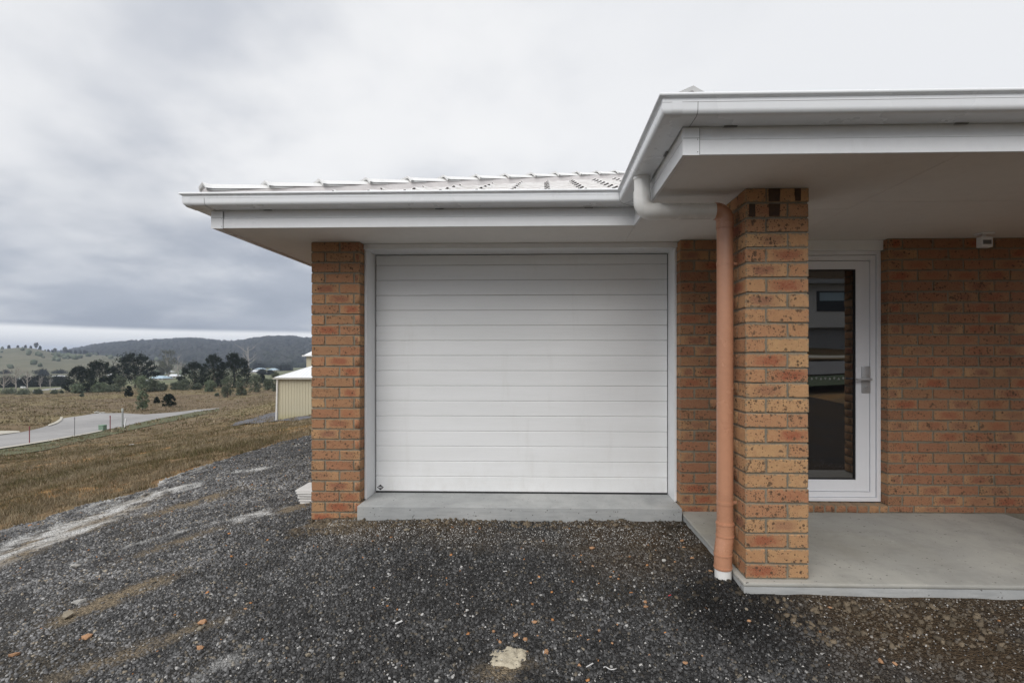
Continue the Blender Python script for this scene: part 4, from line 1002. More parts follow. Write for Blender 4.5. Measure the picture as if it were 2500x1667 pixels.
gl = np.clip(RNG.normal(0.064, 0.030, n_), 0.015, 0.26) * (1 + 1.35 * np.clip((-0.8 - x) / 2.2, 0, 1) * np.clip((8.5 - y) / 3, 0.2, 1))
gl = gl * (0.35 + 1.3 * n2); col = np.stack([gl * 1.0, gl * 0.99, gl * 0.985], -1)
wm = RNG.random(n_) < 0.10; col[wm] = col[wm] * [1.5, 1.3, 1.0]
pale = RNG.random(n_) < 0.022; col[pale] = RNG.uniform(0.28, 0.5, pale.sum())[:, None] * np.array([1, 0.98, 0.94])
org = RNG.random(n_) < 0.0025 + 0.003 * (brown > 0.2); col[org] = np.array([0.42, 0.19, 0.07]) * RNG.uniform(0.7, 1.2, org.sum())[:, None]
L_ = np.clip(lime * 0.8, 0, 1)[:, None]; col = col * (1 - L_) + np.array([0.62, 0.62, 0.60]) * L_
B_ = np.clip(brown * 0.5 + tan * 0.4, 0, 1)[:, None]; col = col * (1 - B_) + np.array([0.15, 0.115, 0.075]) * B_
W_ = np.clip(wet * 1.1 + 0.5 * np.clip((y - 3.35) / 0.4, 0, 1) * (x > -1.4), 0, 1)[:, None]; col = col * (1 - W_ * 0.72)
tag(stones('gravel', x, y, sz, col, M['stone']), kind='stuff')
# small white flecks and grit
n_ = 15000; y = np.concatenate([RNG.uniform(1.6, 3.95, 9000), RNG.uniform(3.4, 3.86, 6000)]); x = np.concatenate([RNG.uniform(-2.6, 3.6, 9000), RNG.uniform(-1.7, 1.1, 6000)]); inh = ((x > 1.10) & (y > 2.70)) | ((x > -1.93) & (y > 3.94)) | ((x > -1.5) & (y > 3.85))
x, y = x[~inh], y[~inh]; n_ = len(x); col = RNG.uniform(0.10, 0.7, n_)[:, None] ** 1.6 * np.array([[1.0, 0.97, 0.92]])
tag(stones('grit', x, y, RNG.uniform(.003, .0085, n_), col, M['stone'], sink=0.1), kind='stuff')
# clods of soil at the foot of the wall and slab
cx_, cy_ = [], []
for x0, x1, y0, y1, k in ((-1.95, -1.45, 3.55, 3.93, 260), (-1.5, 1.1, 3.72, 3.86, 500), (1.15, 2.2, 2.2, 2.64, 420), (1.15, 3.6, 2.45, 2.66, 100), (0.7, 1.1, 2.6, 3.8, 260)):
    cx_.append(RNG.uniform(x0, x1, k)); cy_.append(RNG.uniform(y0, y1, k))
x = np.concatenate(cx_); y = np.concatenate(cy_); n_ = len(x); col = np.array([[0.125, 0.098, 0.066]]) * RNG.uniform(0.5, 1.35, n_)[:, None]
col[(x > 0.75) & (x < 1.2)] *= 0.35
tag(stones('soil_clods', x, y, 0.008 + 0.026 * RNG.random(n_) ** 3, col, M['stone'], sink=0.3), kind='stuff')

# ------------------------------------------------------------------ things lying on the gravel
M['chip'] = simple('broken_brick', (0.40, 0.225, 0.12), 0.9, 0.18, 40, 0.5)
M['palechip'] = simple('buff_stone', (0.25, 0.215, 0.16), 0.9, 0.15, 40, 0.4)
M['whitechip'] = simple('white_stone', (0.42, 0.41, 0.38), 0.85, 0.12, 40, 0.4)
def rock_mesh(seed, elong=1.3, flat=0.6):
    rnd = random.Random(seed); bm = bmesh.new(); bmesh.ops.create_icosphere(bm, subdivisions=1, radius=1.0)
    for v in bm.verts: v.co *= rnd.uniform(0.72, 1.18); v.co.x *= elong; v.co.z *= flat
    for _ in range(3):
        d = Vector((rnd.gauss(0, 1), rnd.gauss(0, 1), rnd.gauss(0, .6))).normalized()
        for v in bm.verts:
            k = v.co.dot(d)
            if k > 0.62: v.co -= d * (k - 0.62)
    me = bpy.data.meshes.new('fragment'); bm.to_mesh(me); bm.free(); return me
RM = [rock_mesh(s, random.uniform(1.0, 1.5), random.uniform(.45, .75)) for s in range(7)]
def rock(name, px, py, wpx, m, label, cat, group=None, i=[0]):
    p = hit(px, py, 1.4, 60); d = p.y * math.cos(TH) - p.x * math.sin(TH); i[0] += 1
    me = RM[i[0] % 7].copy(); me.materials.clear(); me.materials.append(m)
    o = bpy.data.objects.new(name, me); C.objects.link(o); r = wpx / FPX * d * 0.46
    z = float(padz(np.array([p.x]), np.array([p.y]))[0]); o.location = (p.x, p.y, z + r * 0.45); o.scale = (r, r, r); o.rotation_euler = (random.uniform(-.3, .3), random.uniform(-.3, .3), random.uniform(0, 6.28))
    return tag(o, label, cat, group)
G_ = 'broken brick pieces scattered on the gravel'
special = [(212,1574,22,'orange brick fragment lying alone on the gravel left of the low tan dirt patch'),
           (492,1530,22,'orange brick fragment above a pale oval stone on the left gravel'),
           (490,1601,20,'long buff orange brick fragment below the fragment with the oval stone'),
           (36,1618,22,'orange brick fragment nearest the lower left corner of the photo'),
           (1334,1608,17,'large orange brick fragment right of the dried mortar splash'),
           (1259,1566,15,'double orange brick fragment just above the dried mortar splash'),
           (1221,1584,13,'pinkish round brick fragment touching the top of the mortar splash'),
           (1305,1533,14,'orange brick fragment two steps above the mortar splash'),
           (1577,1497,14,'rounded orange brick fragment on dark gravel in the middle of the yard'),
           (1575,1484,11,'flat orange brick fragment just behind the rounded one'),
           (1672,1638,13,'orange brick fragment in front of the pillar near the photo bottom'),
           (2150,1638,16,'orange brick fragment on brown soil in front of the porch'),
           (2026,1491,10,'orange brick fragment on brown soil close to the porch slab edge'),
           (1829,1532,12,'orange brick fragment in front of the porch slab corner'),
           (1735,1407,11,'orange brick fragment leaning at the foot of the terracotta pipe'),
           (1446,1351,18,'row of orange brick crumbs in front of the garage slab'),
           (1447,1393,9,'small orange brick fragment on brown soil before the garage slab'),
           (1463,1555,10,'small upright orange brick fragment in the middle foreground gravel'),
           (1415,1640,12,'orange brick fragment at the photo bottom between splash and pillar'),
           (1424,1597,9,'cream brick fragment in the foreground gravel'),]
for px, py, wd, lab in special: rock('brick_fragment', px, py, wd, M['palechip'] if 'cream' in lab else M['chip'], lab, 'brick fragment', G_)
rnd = random.Random(5)
for px, py, wd in [(1205,1553,11),(1283,1577,13),(1312,1567,9),(1410,1568,7),(1437,1575,8),(1465,1579,8),(1495,1583,9),(1507,1541,7),(1287,1606,7),(1586,1617,8),(1648,1382,8),(1665,1333,12),(1670,1346,9),(1690,1371,11),(1296,1435,8),(1490,1418,7),(1510,1423,7),(1715,1619,7),(1153,1468,7),(1117,1485,6),(2185,1643,14),(1788,1630,8),(600,1497,9),(1745,1345,9)]:
    rock('brick_fragment', px, py, wd, M['chip'], 'small crumb of orange brick among the dark stones', 'brick fragment', 'tiny brick crumbs in the gravel')
rock('stone', 489,1549,22,M['palechip'],'pale oval stone directly under an orange brick fragment','stone')
rock('stone', 163,1521,30,M['palechip'],'long buff stone left of the low tan dirt patch','stone')
rock('stone', 190,1484,24,M['whitechip'],'largest whitish stone on the left gravel','stone')
rock('stone', 184,1394,20,M['whitechip'],'narrow whitish stone on the gravel below the lime streak','stone')
rock('stone', 753,1619,16,M['palechip'],'buff stone lying alone in dark gravel left of the mortar splash','stone')
rock('stone', 992,1307,15,M['palechip'],'yellowish stone nearest the garage slab','stone')
rock('stone', 1071,1317,10,M['palechip'],'small yellowish stone right of the one near the garage slab','stone')
rock('stone', 1034,1300,10,M['palechip'],'thin yellowish stone chip close under the garage slab','stone')
rock('stone', 1620,1379,13,M['whitechip'],'flat whitish stone on brown soil left of the terracotta pipe','stone')
rock('stone', 948,1474,8,M['whitechip'],'small pale pebble in the middle of the yard','stone')
rock('stone', 1822,1501,12,M['palechip'],'grey buff stone by the porch slab corner','stone')
rock('stone', 1200,1345,7,M['whitechip'],'tiny pale pebble on dark gravel in front of garage centre','stone')
# mortar splash
bm = bmesh.new(); bmesh.ops.create_grid(bm, x_segments=40, y_segments=34, size=1.0)
sp = hit(1240, 1618, 1.4, 60)
for v in bm.verts:
    a = math.atan2(v.co.y, v.co.x); r = v.co.length
    lim = 0.62 + 0.20 * mnoise.noise(Vector((math.cos(a) * 1.6, math.sin(a) * 1.6, 3.3))) + 0.12 * mnoise.noise(Vector((v.co.x * 4, v.co.y * 4, 1)))
    hh = max(0, 1 - (r / lim) ** 2.0); lump = 0.4 + 0.9 * abs(mnoise.noise(Vector((v.co.x * 3.4, v.co.y * 3.4, 0)))) + 0.35 * mnoise.noise(Vector((v.co.x * 11, v.co.y * 11, 5)))
    v.co = Vector((v.co.x * 0.155, v.co.y * 0.12, -0.012 + 0.030 * (hh ** 0.5) * lump if hh > 0 else -0.03))
o = bmobj('mortar_splash', bm, M['mortarlump'], None, True); o.location = (sp.x, sp.y, float(padz(np.array([sp.x]), np.array([sp.y]))[0]) + 0.006); tag(o, 'lumpy cream splash of dried mortar on the foreground gravel', 'mortar')
# bits of litter
def litter(px, py, L, wd, m, lab, rz):
    p = hit(px, py, 1.4, 60); z = float(padz(np.array([p.x]), np.array([p.y]))[0]); bm = bmesh.new(); box(bm, (-L / 2, -wd / 2, 0), (L / 2, wd / 2, 0.003), 0.0008)
    o = bmobj('scrap', bm, m); o.location = (p.x, p.y, z + 0.012); o.rotation_euler = (R(random.uniform(-12, 12)), R(random.uniform(-12, 12)), rz); return tag(o, lab, 'litter')
litter(974, 1537, 0.035, 0.012, M['board'], 'pale flat scrap of card lying on gravel in front of the garage', 0.6)
litter(1635, 1470, 0.018, 0.004, simple('red_plastic', (0.6, 0.04, 0.06), 0.4), 'tiny bright red plastic strip on the gravel', 0.5)
litter(1440, 1642, 0.036, 0.005, M['board'], 'thin white twig like scrap near the photo bottom', 0.5)
litter(1233, 1410, 0.024, 0.006, M['board'], 'pinkish white cigarette sized scrap on the dark gravel', 0.4)
# curled bit of white tape
p = hit(1490, 1655, 1.4, 60); z = float(padz(np.array([p.x]), np.array([p.y]))[0])
bm = bmesh.new(); tube(bm, [(p.x - 0.028 + 0.056 * t, p.y + 0.012 * math.sin(t * 7), z + 0.016 + 0.004 * math.cos(t * 9)) for t in np.linspace(0, 1, 14)], 0.0022, 6)
tag(bmobj('tape_strip', bm, M['board'], None, True), 'curled strip of pale plastic tape at the bottom of the yard', 'litter')

# ------------------------------------------------------------------ roadside things
def on_ground(px, py): p = hit(px, py); return p, p.y * math.cos(TH) - p.x * math.sin(TH)
def post(name, px, pyb, pyt, wpx, m, lab, cat, group=None, lean=0.0, captop=None):
    p, d = on_ground(px, pyb); s = d / FPX; h = (pyb - pyt) * s + 0.25; r = wpx * s / 2; o = empty(name, (p.x, p.y, p.z - 0.15)); tag(o, lab, cat, group)
    bm = bmesh.new(); box(bm, (-r, -r, 0), (r, r, h), r * 0.2); bmobj('shaft', bm, m, o)
    bm = bmesh.new(); box(bm, (-r * 1.15, -r * 1.15, h * 0.86), (r * 1.15, r * 1.15, h + 0.01), r * 0.2); bmobj('tip', bm, captop or m, o)
    o.rotation_euler[1] = lean; return o
post('marker_stake', 72, 1083, 1044, 1.4, M['stake_red'], 'dark red marker stake at the kerb, left of the other stakes', 'stake', 'survey stakes along the road')
post('marker_stake', 182, 1066, 1021, 1.1, M['stake_grey'], 'thin grey marker stake between the two red stakes', 'stake', 'survey stakes along the road')
post('marker_stake', 269, 1050, 1017, 1.4, M['stake_red'], 'dark red marker stake just right of the green cabinet', 'stake', 'survey stakes along the road')
post('road_post', 299, 1043, 999, 2.8, simple('grey_post', (0.30, 0.31, 0.30), 0.7), 'tall grey post with pale top beside the road', 'post', captop=simple('pale_post_top', (0.42, 0.44, 0.40), 0.7))
post('white_marker', 304, 1044, 1024, 2.2, simple('white_plastic', (0.75, 0.75, 0.75), 0.5), 'short white leaning marker just right of the tall grey post', 'marker', lean=R(7))
p, d = on_ground(250.5, 1050); s = d / FPX; cb = empty('green_cabinet', (p.x, p.y, p.z - 0.02)); tag(cb, 'small green service cabinet on the verge by the road', 'cabinet')
bm = bmesh.new(); box(bm, (-6.1 * s, -5 * s, -0.2), (6.1 * s, 5 * s, 12.4 * s), 0.3 * s); bmobj('body', bm, M['cab_green'], cb)
bm = bmesh.new(); box(bm, (-6.6 * s, -5.5 * s, 12.4 * s), (6.6 * s, 5.5 * s, 13.6 * s), 0.4 * s); bmobj('lid', bm, simple('cabinet_lid', (0.17, 0.29, 0.19), 0.5), cb)
p, d = on_ground(322, 1089); s = d / FPX; bm = bmesh.new(); box(bm, (-4.5 * s, -4 * s, 0), (4.5 * s, 4 * s, 5.5 * s), 1.2 * s); o = bmobj('white_block', bm, M['whitechip']); o.location = (p.x, p.y, p.z); tag(o, 'small white block lying on the dry grass slope', 'block')
for j, (px, py, wd, hp, lab) in enumerate([(236,1008,14,4.5,'left whitish rock of the pair at the road bend'),(250,1009,15,4.2,'right whitish rock of the pair at the road bend')]):
    p, d = on_ground(px, py); s = d / FPX; me = RM[j].copy(); me.materials.clear(); me.materials.append(M['whitechip']); o = bpy.data.objects.new('rock', me); C.objects.link(o); o.location = (p.x, p.y, p.z + .1); o.scale = (wd * s * .42, wd * s * .4, hp * s * .7); tag(o, lab, 'rock')

# ------------------------------------------------------------------ cream shed and the taller building behind it
def mk_rib(name, a, b, pitch):
    m, n = mat(name); v = obco(n); x, y, z = n.sep(v)[:3]
    st = n.noise(n.vmath('MULTIPLY', v, (1, 1, 0.15)), 3, 4, 0.6)
    c = n.mix(n.smooth(st, 0.3, 0.7), a, b)
    alg = n.math('MULTIPLY', n.smooth(z, -0.2, 0.55, 1, 0), n.smooth(st, 0.3, 0.65, 0.4, 1.0))
    c = n.mix(n.math('MULTIPLY', alg, 0.75), c, (0.36, 0.31, 0.07))
    finish(n, c, 0.5); return m
M['shed'] = mk_rib('cream_cladding', (0.47, 0.43, 0.31), (0.52, 0.475, 0.345), 0.2)
sb = P(678, 1021, 31.0); s = 31.0 / FPX
shed = empty('shed', (sb.x, sb.y, sb.z)); tag(shed, 'cream corrugated shed with white roof left of the brick pier', 'shed')
WS, HS, LS = 6.2, 99 * s, 7.0
bm = bmesh.new(); box(bm, (0, 0.03, -1.0), (WS, LS, HS), 0)
shw = bmobj('wall', bm, M['shed'], shed)
x = 0.10
while x < 2.6:   # cladding ribs seen to the left of the pier
    bm = bmesh.new(); pw = 0.185
    prof3 = [(0, 0), (0.012, -0.022), (0.028, -0.022), (0.040, 0), (pw - 0.0, 0)]
    a = [bm.verts.new((px_, y_ + 0.028, -0.6)) for px_, y_ in prof3]; b = [bm.verts.new((px_, y_ + 0.028, HS - 0.03)) for px_, y_ in prof3]
    for i in range(len(prof3) - 1): bm.faces.new((a[i], a[i + 1], b[i + 1], b[i]))
    if x < 0.11: cm = bmobj('cladding_sheet', bm, M['shed'], shw); cm.location = (x, 0, 0)
    else:
        bm.free(); c2 = cm.copy(); C.objects.link(c2); c2.location = (x, 0, 0)
    x += pw
rz = (922 - 891) * s
ov = 0.14
hipw = P(753, 891, 31).x - sb.x
bm = bmesh.new()
zt_ = HS + 0.02; rr_ = [(-ov, -ov, zt_), (WS + ov, -ov, zt_), (WS + ov, LS + ov, zt_), (-ov, LS + ov, zt_)]
hgt_ = rz * 1.15; ridge = [(hipw * 1.06, 2.0, zt_ + hgt_), (WS - hipw, 2.0, zt_ + hgt_), (WS - hipw, LS - 2.0, zt_ + hgt_), (hipw * 1.06, LS - 2.0, zt_ + hgt_)]
vv = [bm.verts.new(p_) for p_ in rr_ + ridge]
for f_ in ((0, 1, 5, 4), (1, 2, 6, 5), (2, 3, 7, 6), (3, 0, 4, 7), (4, 5, 6, 7)): bm.faces.new([vv[i] for i in f_])
sr = bmobj('roof', bm, simple('white_roof_sheet', (0.78, 0.79, 0.80), 0.45, 0.03, 1), shed)
# roof ribs on the near slope
for i in range(16):
    t = i / 15; a = Vector(rr_[0]).lerp(Vector(rr_[1]), t * 0.5); b = Vector(ridge[0]).lerp(Vector(ridge[1]), t * 0.5)
    if i and a.x < hipw: k = (a.x + ov) / (hipw * 1.06 + ov); b = Vector(rr_[0]).lerp(Vector(ridge[0]), k); b.x = a.x
    elif a.x >= hipw: b.x = a.x
    bm = bmesh.new(); tube(bm, [a + Vector((0, 0, .01)), b + Vector((0, 0, .01))], 0.012, 5); bmobj('roof_rib', bm, sr.data.materials[0], sr)
bm = bmesh.new(); box(bm, (-ov - 0.06, -ov - 0.10, zt_ - 0.11), (WS + ov, -ov, zt_ - 0.005), 0.01); bmobj('gutter', bm, simple('cream_gutter', (0.42, 0.41, 0.36), 0.5), shed)
bm = bmesh.new(); tube(bm, [(0.03, -0.10, zt_ - 0.1), (0.02, -0.08, zt_ - 0.25), (0.0, -0.06, zt_ - 0.4), (-0.06, -0.06, -0.12)], 0.055, 10); bmobj('downpipe', bm, M['pvc_white'], shed, True, 40)
p = P(748, 890, 46); s2 = 46 / FPX; tb = empty('cream_building', (p.x - 0.0, p.y, h1(p.x, p.y))); tag(tb, 'taller cream building with white hip roof showing just above the shed', 'building')
wl = P(748, 867, 46); hh = wl.z - h1(p.x, p.y)
bm = bmesh.new(); box(bm, (0, 0, -0.5), (5.0, 5.0, hh)); bmobj('wall', bm, M['shed'], tb)
bm = bmesh.new(); a = [bm.verts.new(c) for c in ((-.18, -.18, hh), (5.2, -.18, hh), (5.2, 5.2, hh), (-.18, 5.2, hh))]; t_ = bm.verts.new((2.5, 2.5, hh + 1.9))
bm.faces.new(a)
for i in range(4): bm.faces.new((a[i], a[(i + 1) % 4], t_))
bmobj('roof', bm, sr.data.materials[0], tb)
bm = bmesh.new(); box(bm, (-0.28, -0.30, hh - 0.12), (5.3, -0.19, hh + 0.01)); bmobj('gutter', bm, simple('white_gutter', (0.7, 0.7, 0.68), 0.5), tb)

# ------------------------------------------------------------------ vegetation
def mk_leaf(name, a, b):
    m, n = mat(name); r = n.n('ShaderNodeAttribute', attribute_name='rnd').outputs['Fac']
    finish(n, n.mix(r, a, b), 0.85, spec=0.15); return m
LF = {'pine': mk_leaf('pine_needles', (0.010, 0.016, 0.011), (0.030, 0.040, 0.022)), 'wattle': mk_leaf('wattle_leaves', (0.10, 0.13, 0.075), (0.19, 0.225, 0.15)),
      'olive': mk_leaf('olive_leaves', (0.085, 0.105, 0.070), (0.15, 0.17, 0.12)), 'gum': mk_leaf('gum_leaves', (0.08, 0.085, 0.06), (0.15, 0.15, 0.11)),
      'dark': mk_leaf('hedge_leaves', (0.012, 0.017, 0.013), (0.034, 0.042, 0.028)), 'far': mk_leaf('forest_leaves', (0.022, 0.027, 0.027), (0.062, 0.066, 0.060))}
def leaves(centres, spread, n_, size, up=0.0):
    """n_ small leaf faces gathered round the clump centres"""
    ci = RNG.integers(0, len(centres), n_); c = centres[ci]; sp_ = spread[ci] if isinstance(spread, np.ndarray) else spread
    off = RNG.normal(size=(n_, 3)) * 0.5; off *= (sp_[:, None] if isinstance(sp_, np.ndarray) else sp_)
    c = c + off
    a = RNG.normal(size=(n_, 3)); a[:, 2] += up; a /= np.linalg.norm(a, axis=1)[:, None]; b = np.cross(a, RNG.normal(size=(n_, 3))); b /= np.linalg.norm(b, axis=1)[:, None]
    s = size * RNG.uniform(0.5, 1.4, n_)[:, None]
    V = np.stack([c - a * s * 0.6 - b * s * 0.25, c - a * s * 0.5 + b * s * 0.3, c + a * s * 0.7 + b * s * 0.1], 1).reshape(-1, 3)
    return V, np.arange(len(V)).reshape(-1, 3)
def tree(name, px, pyb, pyt, wpx, kind, lab, cat='tree', group=None, trunk=0.15, n_=1500, dist=None, bark='bark', asym=0.0, shape='round'):
    if dist: p = P(px, pyb, dist); p.z = p.z; d = dist
    else: p, d = on_ground(px, pyb)
    s = d / FPX; Ht = (pyb - pyt) * s; Wd = wpx * s; o = empty(name, (p.x, p.y, p.z)); tag(o, lab, cat, group)
    bm = bmesh.new(); tr = max(0.03 * Ht, 0.04)
    top = Ht * (0.75 if n_ else 0.98); mid = (Wd * asym * .2, 0, top * .5)
    tube(bm, [(0, 0, -0.4), (0.02 * Ht, 0, top * .25), mid, (Wd * asym * .4, 0, top)], [tr, tr * .8, tr * .5, tr * .15], 7)
    nb_ = 9 if n_ else 14
    ends = []
    for i in range(nb_):
        a = RNG.uniform(0, 6.28); z0 = top * RNG.uniform(0.25, 0.85); L = Wd * 0.5 * RNG.uniform(.6, 1.0) * (1 if shape == 'round' else (1.15 - z0 / Ht))
        e_ = (math.cos(a) * L, math.sin(a) * L, min(z0 + Ht * RNG.uniform(.12, .35), Ht)); ends.append(e_)
        tube(bm, [(0, 0, z0), (e_[0] * .5, e_[1] * .5, z0 + (e_[2] - z0) * .35), e_], [tr * .4, tr * .25, tr * .08], 5)
        if not n_:
            for _ in range(3):
                e2 = Vector(e_) + Vector((RNG.normal(), RNG.normal(), abs(RNG.normal()) + .3)) * Ht * 0.07
                tube(bm, [(e_[0] * .6, e_[1] * .6, z0 + (e_[2] - z0) * .5), tuple(e2)], [tr * .18, tr * .04], 4)
    bmobj('trunk', bm, M[bark], o)
    if n_:
        k = 110 if kind == 'pine' else 60; cs = []; zb_ = trunk * Ht
        while len(cs) < k:
            z = RNG.uniform(0, 1)
            if shape == 'round': w_ = math.sqrt(max(0, 1 - (abs(z - 0.42) / 0.62) ** 2.2))
            elif shape == 'cone': w_ = (1 - z) ** 0.75
            elif shape == 'pine': w_ = (0.85 + 0.6 * z) if z < .25 else max(0, 1 - ((z - .25) / .78) ** 2.0)
            else: w_ = math.sqrt(max(0, 1 - (abs(z - 0.62) / 0.5) ** 2)) * (0.8 if z < .4 else 1)
            a = RNG.uniform(0, 6.28); r = math.sqrt(RNG.uniform(0.0, 1)) * w_ * RNG.uniform(.72, 1.06)
            cs.append((math.cos(a) * r * Wd * .46 + asym * Wd * .25 * z, math.sin(a) * r * Wd * .46, zb_ + z * (Ht - zb_) * 0.97))
        if kind == 'pine':
            for _ in range(70):   # ragged branch ends that reach past the mass
                z = RNG.uniform(0.05, 1.0); w_ = math.sqrt(max(0.02, 1 - z ** 1.9)); a = RNG.uniform(0, 6.28); q0 = RNG.uniform(.95, 1.22)
                for j in range(3):
                    cs.append((math.cos(a) * w_ * (q0 - .10 * j) * Wd * .46, math.sin(a) * w_ * (q0 - .10 * j) * Wd * .46, zb_ + (z + .05 - .03 * j) * (Ht - zb_) * 0.97))
            k = len(cs)
        cs = np.array(cs); spd = np.full(k, Wd * (0.13 if kind == 'pine' else 0.125))
        if kind == 'pine': spd[110:] = Wd * 0.045
        V, F = leaves(cs, spd, n_ * 2, max(0.030 * Wd + .02, 2.3 * s), 0.5 if kind == 'pine' else 0)
        V[:, 2] = np.maximum(V[:, 2], 0.02); rr = np.repeat(RNG.random(len(F)), 3)
        raw_mesh('crown', V, F, LF[kind], False, {'rnd': ('FLOAT', rr)}, o)
    return o
GP = 'dark pines in the field'
tree('pine_tree', 196, 957, 897, 62, 'pine', 'shorter dark pine at the far left of the pine clumps', group=GP, trunk=.0, n_=4500, shape='pine')
tree('pine_tree', 243, 957, 882, 78, 'pine', 'dark rounded pine between its shorter left neighbour and the tall lone pine', group=GP, trunk=.0, n_=5500, shape='pine')
tree('pine_tree', 329, 946, 865, 92, 'pine', 'tall wide lone pine with visible trunk in the middle of the field trees', group=GP, trunk=.16, n_=5000)
tree('pine_tree', 474, 945, 886, 66, 'pine', 'leftmost and lowest pine of the right hand clump', group=GP, trunk=.0, n_=4200, shape='pine')
tree('pine_tree', 522, 947, 867, 60, 'pine', 'middle pine of the right hand clump with ragged upright top', group=GP, trunk=.0, n_=4500, shape='pine')
tree('pine_tree', 572, 946, 866, 80, 'pine', 'largest pine of the right hand clump beside the bare tree', group=GP, trunk=.0, n_=5500, shape='pine')
tree('young_pine', 315, 968, 942, 16, 'pine', 'narrow dark young pine below the tall lone pine', trunk=.02, n_=900, shape='cone')
tree('young_pine', 412, 992, 962, 27, 'pine', 'dark round young pine standing alone near the road bend', trunk=.02, n_=1800)
tree('young_pine', 383, 984, 969, 12, 'pine', 'smallest dark conical pine left of the round young pine', trunk=.0, n_=700, shape='cone')
tree('sapling', 348, 1001, 955, 28, 'wattle', 'light green sapling with loose top near the road bend', trunk=.1, n_=1500)
wl_ = [(190,960,940,34,'wattle','light green shrub in front of the left pine clump'),(244,958,935,38,'wattle','broad light green shrub at the foot of the second pine'),(292,957,914,30,'olive','grey green shrub between the second pine and lone pine'),
 (272,957,941,26,'olive','low grey green shrub left of the lone pine trunk'),(345,958,919,44,'wattle','tallest light green shrub right of the lone pine trunk'),(372,956,924,38,'olive','grey green shrub behind the tallest light green shrub'),(394,955,936,26,'olive','small grey green shrub right of the lone pine'),
 (428,951,934,24,'olive','low shrub left of the right pine clump'),(450,952,928,36,'olive','broad grey green shrub at the left foot of the right pine clump'),(482,951,938,24,'olive','low dark shrub under the leftmost pine of the right clump'),(513,956,930,30,'wattle','light green shrub under the middle pine of the right clump'),
 (555,970,920,32,'olive','tall pale shrub on thin stems in front of the largest pine'),(588,965,923,30,'olive','pale shrub on thin stems right of the largest pine'),(623,957,916,36,'olive','wide grey green shrub halfway between pines and shed'),(640,935,914,16,'dark','small dark bush behind the wide grey green shrub'),(655,952,926,26,'olive','grey green shrub next left of the shed corner shrub'),(673,955,908,26,'olive','tall grey green shrub touching the left corner of the shed')]
for px, b_, t_, w_, k_, lab in wl_: tree('shrub', px, b_, t_, w_, k_, lab, 'shrub', 'shrubs in front of the pines', trunk=.05, n_=1300)
for px, b_, t_, w_, lab in [(133,962,952,16,'low dark bush left of the pine clumps'),(150,960,953,8,'tiny dark bush just left of the pines'),(92,962,950,20,'low green bush below the dead trunks'),(200,968,961,9,'tiny round dark bush in the open brown field'),(530,967,960,10,'tiny yellow green bush in front of the right pine clump'),(20,962,950,40,'wide low green bush at the left edge of the field'),(60,963,952,34,'wide low green bush below the bare trunks')]:
    tree('bush', px, b_, t_, w_, 'olive', lab, 'bush', 'low bushes in the field', trunk=0, n_=500)
# bare trees and gums
for px, b_, t_, w_, lab in [(8,957,905,26,'pale dead tree at the very left edge'),(38,956,898,30,'forked pale dead tree second from the left edge'),(66,953,905,24,'pale dead tree third from the left edge'),(98,951,920,12,'thin dead trunk fourth from the left edge'),(122,948,925,9,'thinnest dead trunk nearest the pines'),(434,924,868,34,'pale dead tree between the two pine clumps'),(606,905,843,52,'wide bare leafless tree rising right of the largest pine')]:
    tree('bare_tree', px, b_, t_, w_, 'gum', lab, 'tree', 'bare trees', n_=0, bark='palebark')
for px, b_, t_, w_, k_, lab in [(92,905,868,28,'gum','grey gum tree standing on the lower grassy hill'),(60,915,886,30,'gum','spreading gum tree above the left house roofs'),(35,920,894,26,'dark','dark rounded tree behind the leftmost roof'),(172,903,886,17,'gum','lone small gum on the middle of grassy hill'),(410,926,853,46,'gum','tall thin crowned gum tree between the pine clumps'),(395,925,880,30,'gum','paler gum tree left of the tall thin crowned gum'),(452,915,890,20,'gum','small gum tree just left of the right pine clump'),(100,925,903,34,'dark','dark garden tree between the left roofs'),(145,922,905,38,'dark','broad flat topped dark tree right of the left roofs'),(12,925,905,30,'dark','dark tree behind the leftmost dead trunk')]:
    tree('gum_tree' if k_ == 'gum' else 'garden_tree', px, b_, t_, w_, k_, lab, 'tree', trunk=.22 if k_ == 'gum' else .05, n_=900, bark='palebark', shape='top' if k_ == 'gum' else 'round')
for px, b_, t_, w_, lab in [(20,946,922,44,'dark hedge clump under the leftmost roof'),(60,945,922,44,'dark hedge clump second from the left'),(98,944,920,44,'dark hedge clump third from the left, below the roofs'),(142,943,922,46,'olive dark hedge clump nearest the pines'),(630,902,890,30,'dark tree mass behind the right hand roofs'),(694,905,895,40,'dark tree mass just above the shed roof slope'),(660,915,905,16,'small dark bush before the right hand roofs'),(640,915,904,20,'grey bush between the right hand roofs')]:
    tree('hedge_clump', px, b_, t_, w_ * 1.15, 'dark', lab, 'hedge', 'dark hedges round the valley houses', trunk=0, n_=2600)
# skyline trees on the grassy hill
sk = [(6,6),(22,8),(44,6),(62,7),(88,14),(98,9),(118,5),(128,6),(158,16),(165,8),(172,9),(184,8),(196,8),(206,9),(134,11),(212,7),(238,7),(75,6)]
cr_px = np.array([(-400,862),(-250,848),(-120,856),(0,853),(50,849),(90,852),(130,861),(155,864),(200,864),(260,868)])
for j, (px, hp) in enumerate(sk):
    yb = float(np.interp(px, cr_px[:, 0], cr_px[:, 1])) + 2
    tree('skyline_tree', px, yb, yb - hp - 2, hp * .6, 'gum' if hp > 9 else 'dark', 'tiny tree standing along the skyline of the pale grassy hill', 'tree', 'small trees along the crest of the grassy hill', trunk=.35 if hp > 9 else .05, n_=260, dist=990, shape='top' if hp > 9 else 'round')
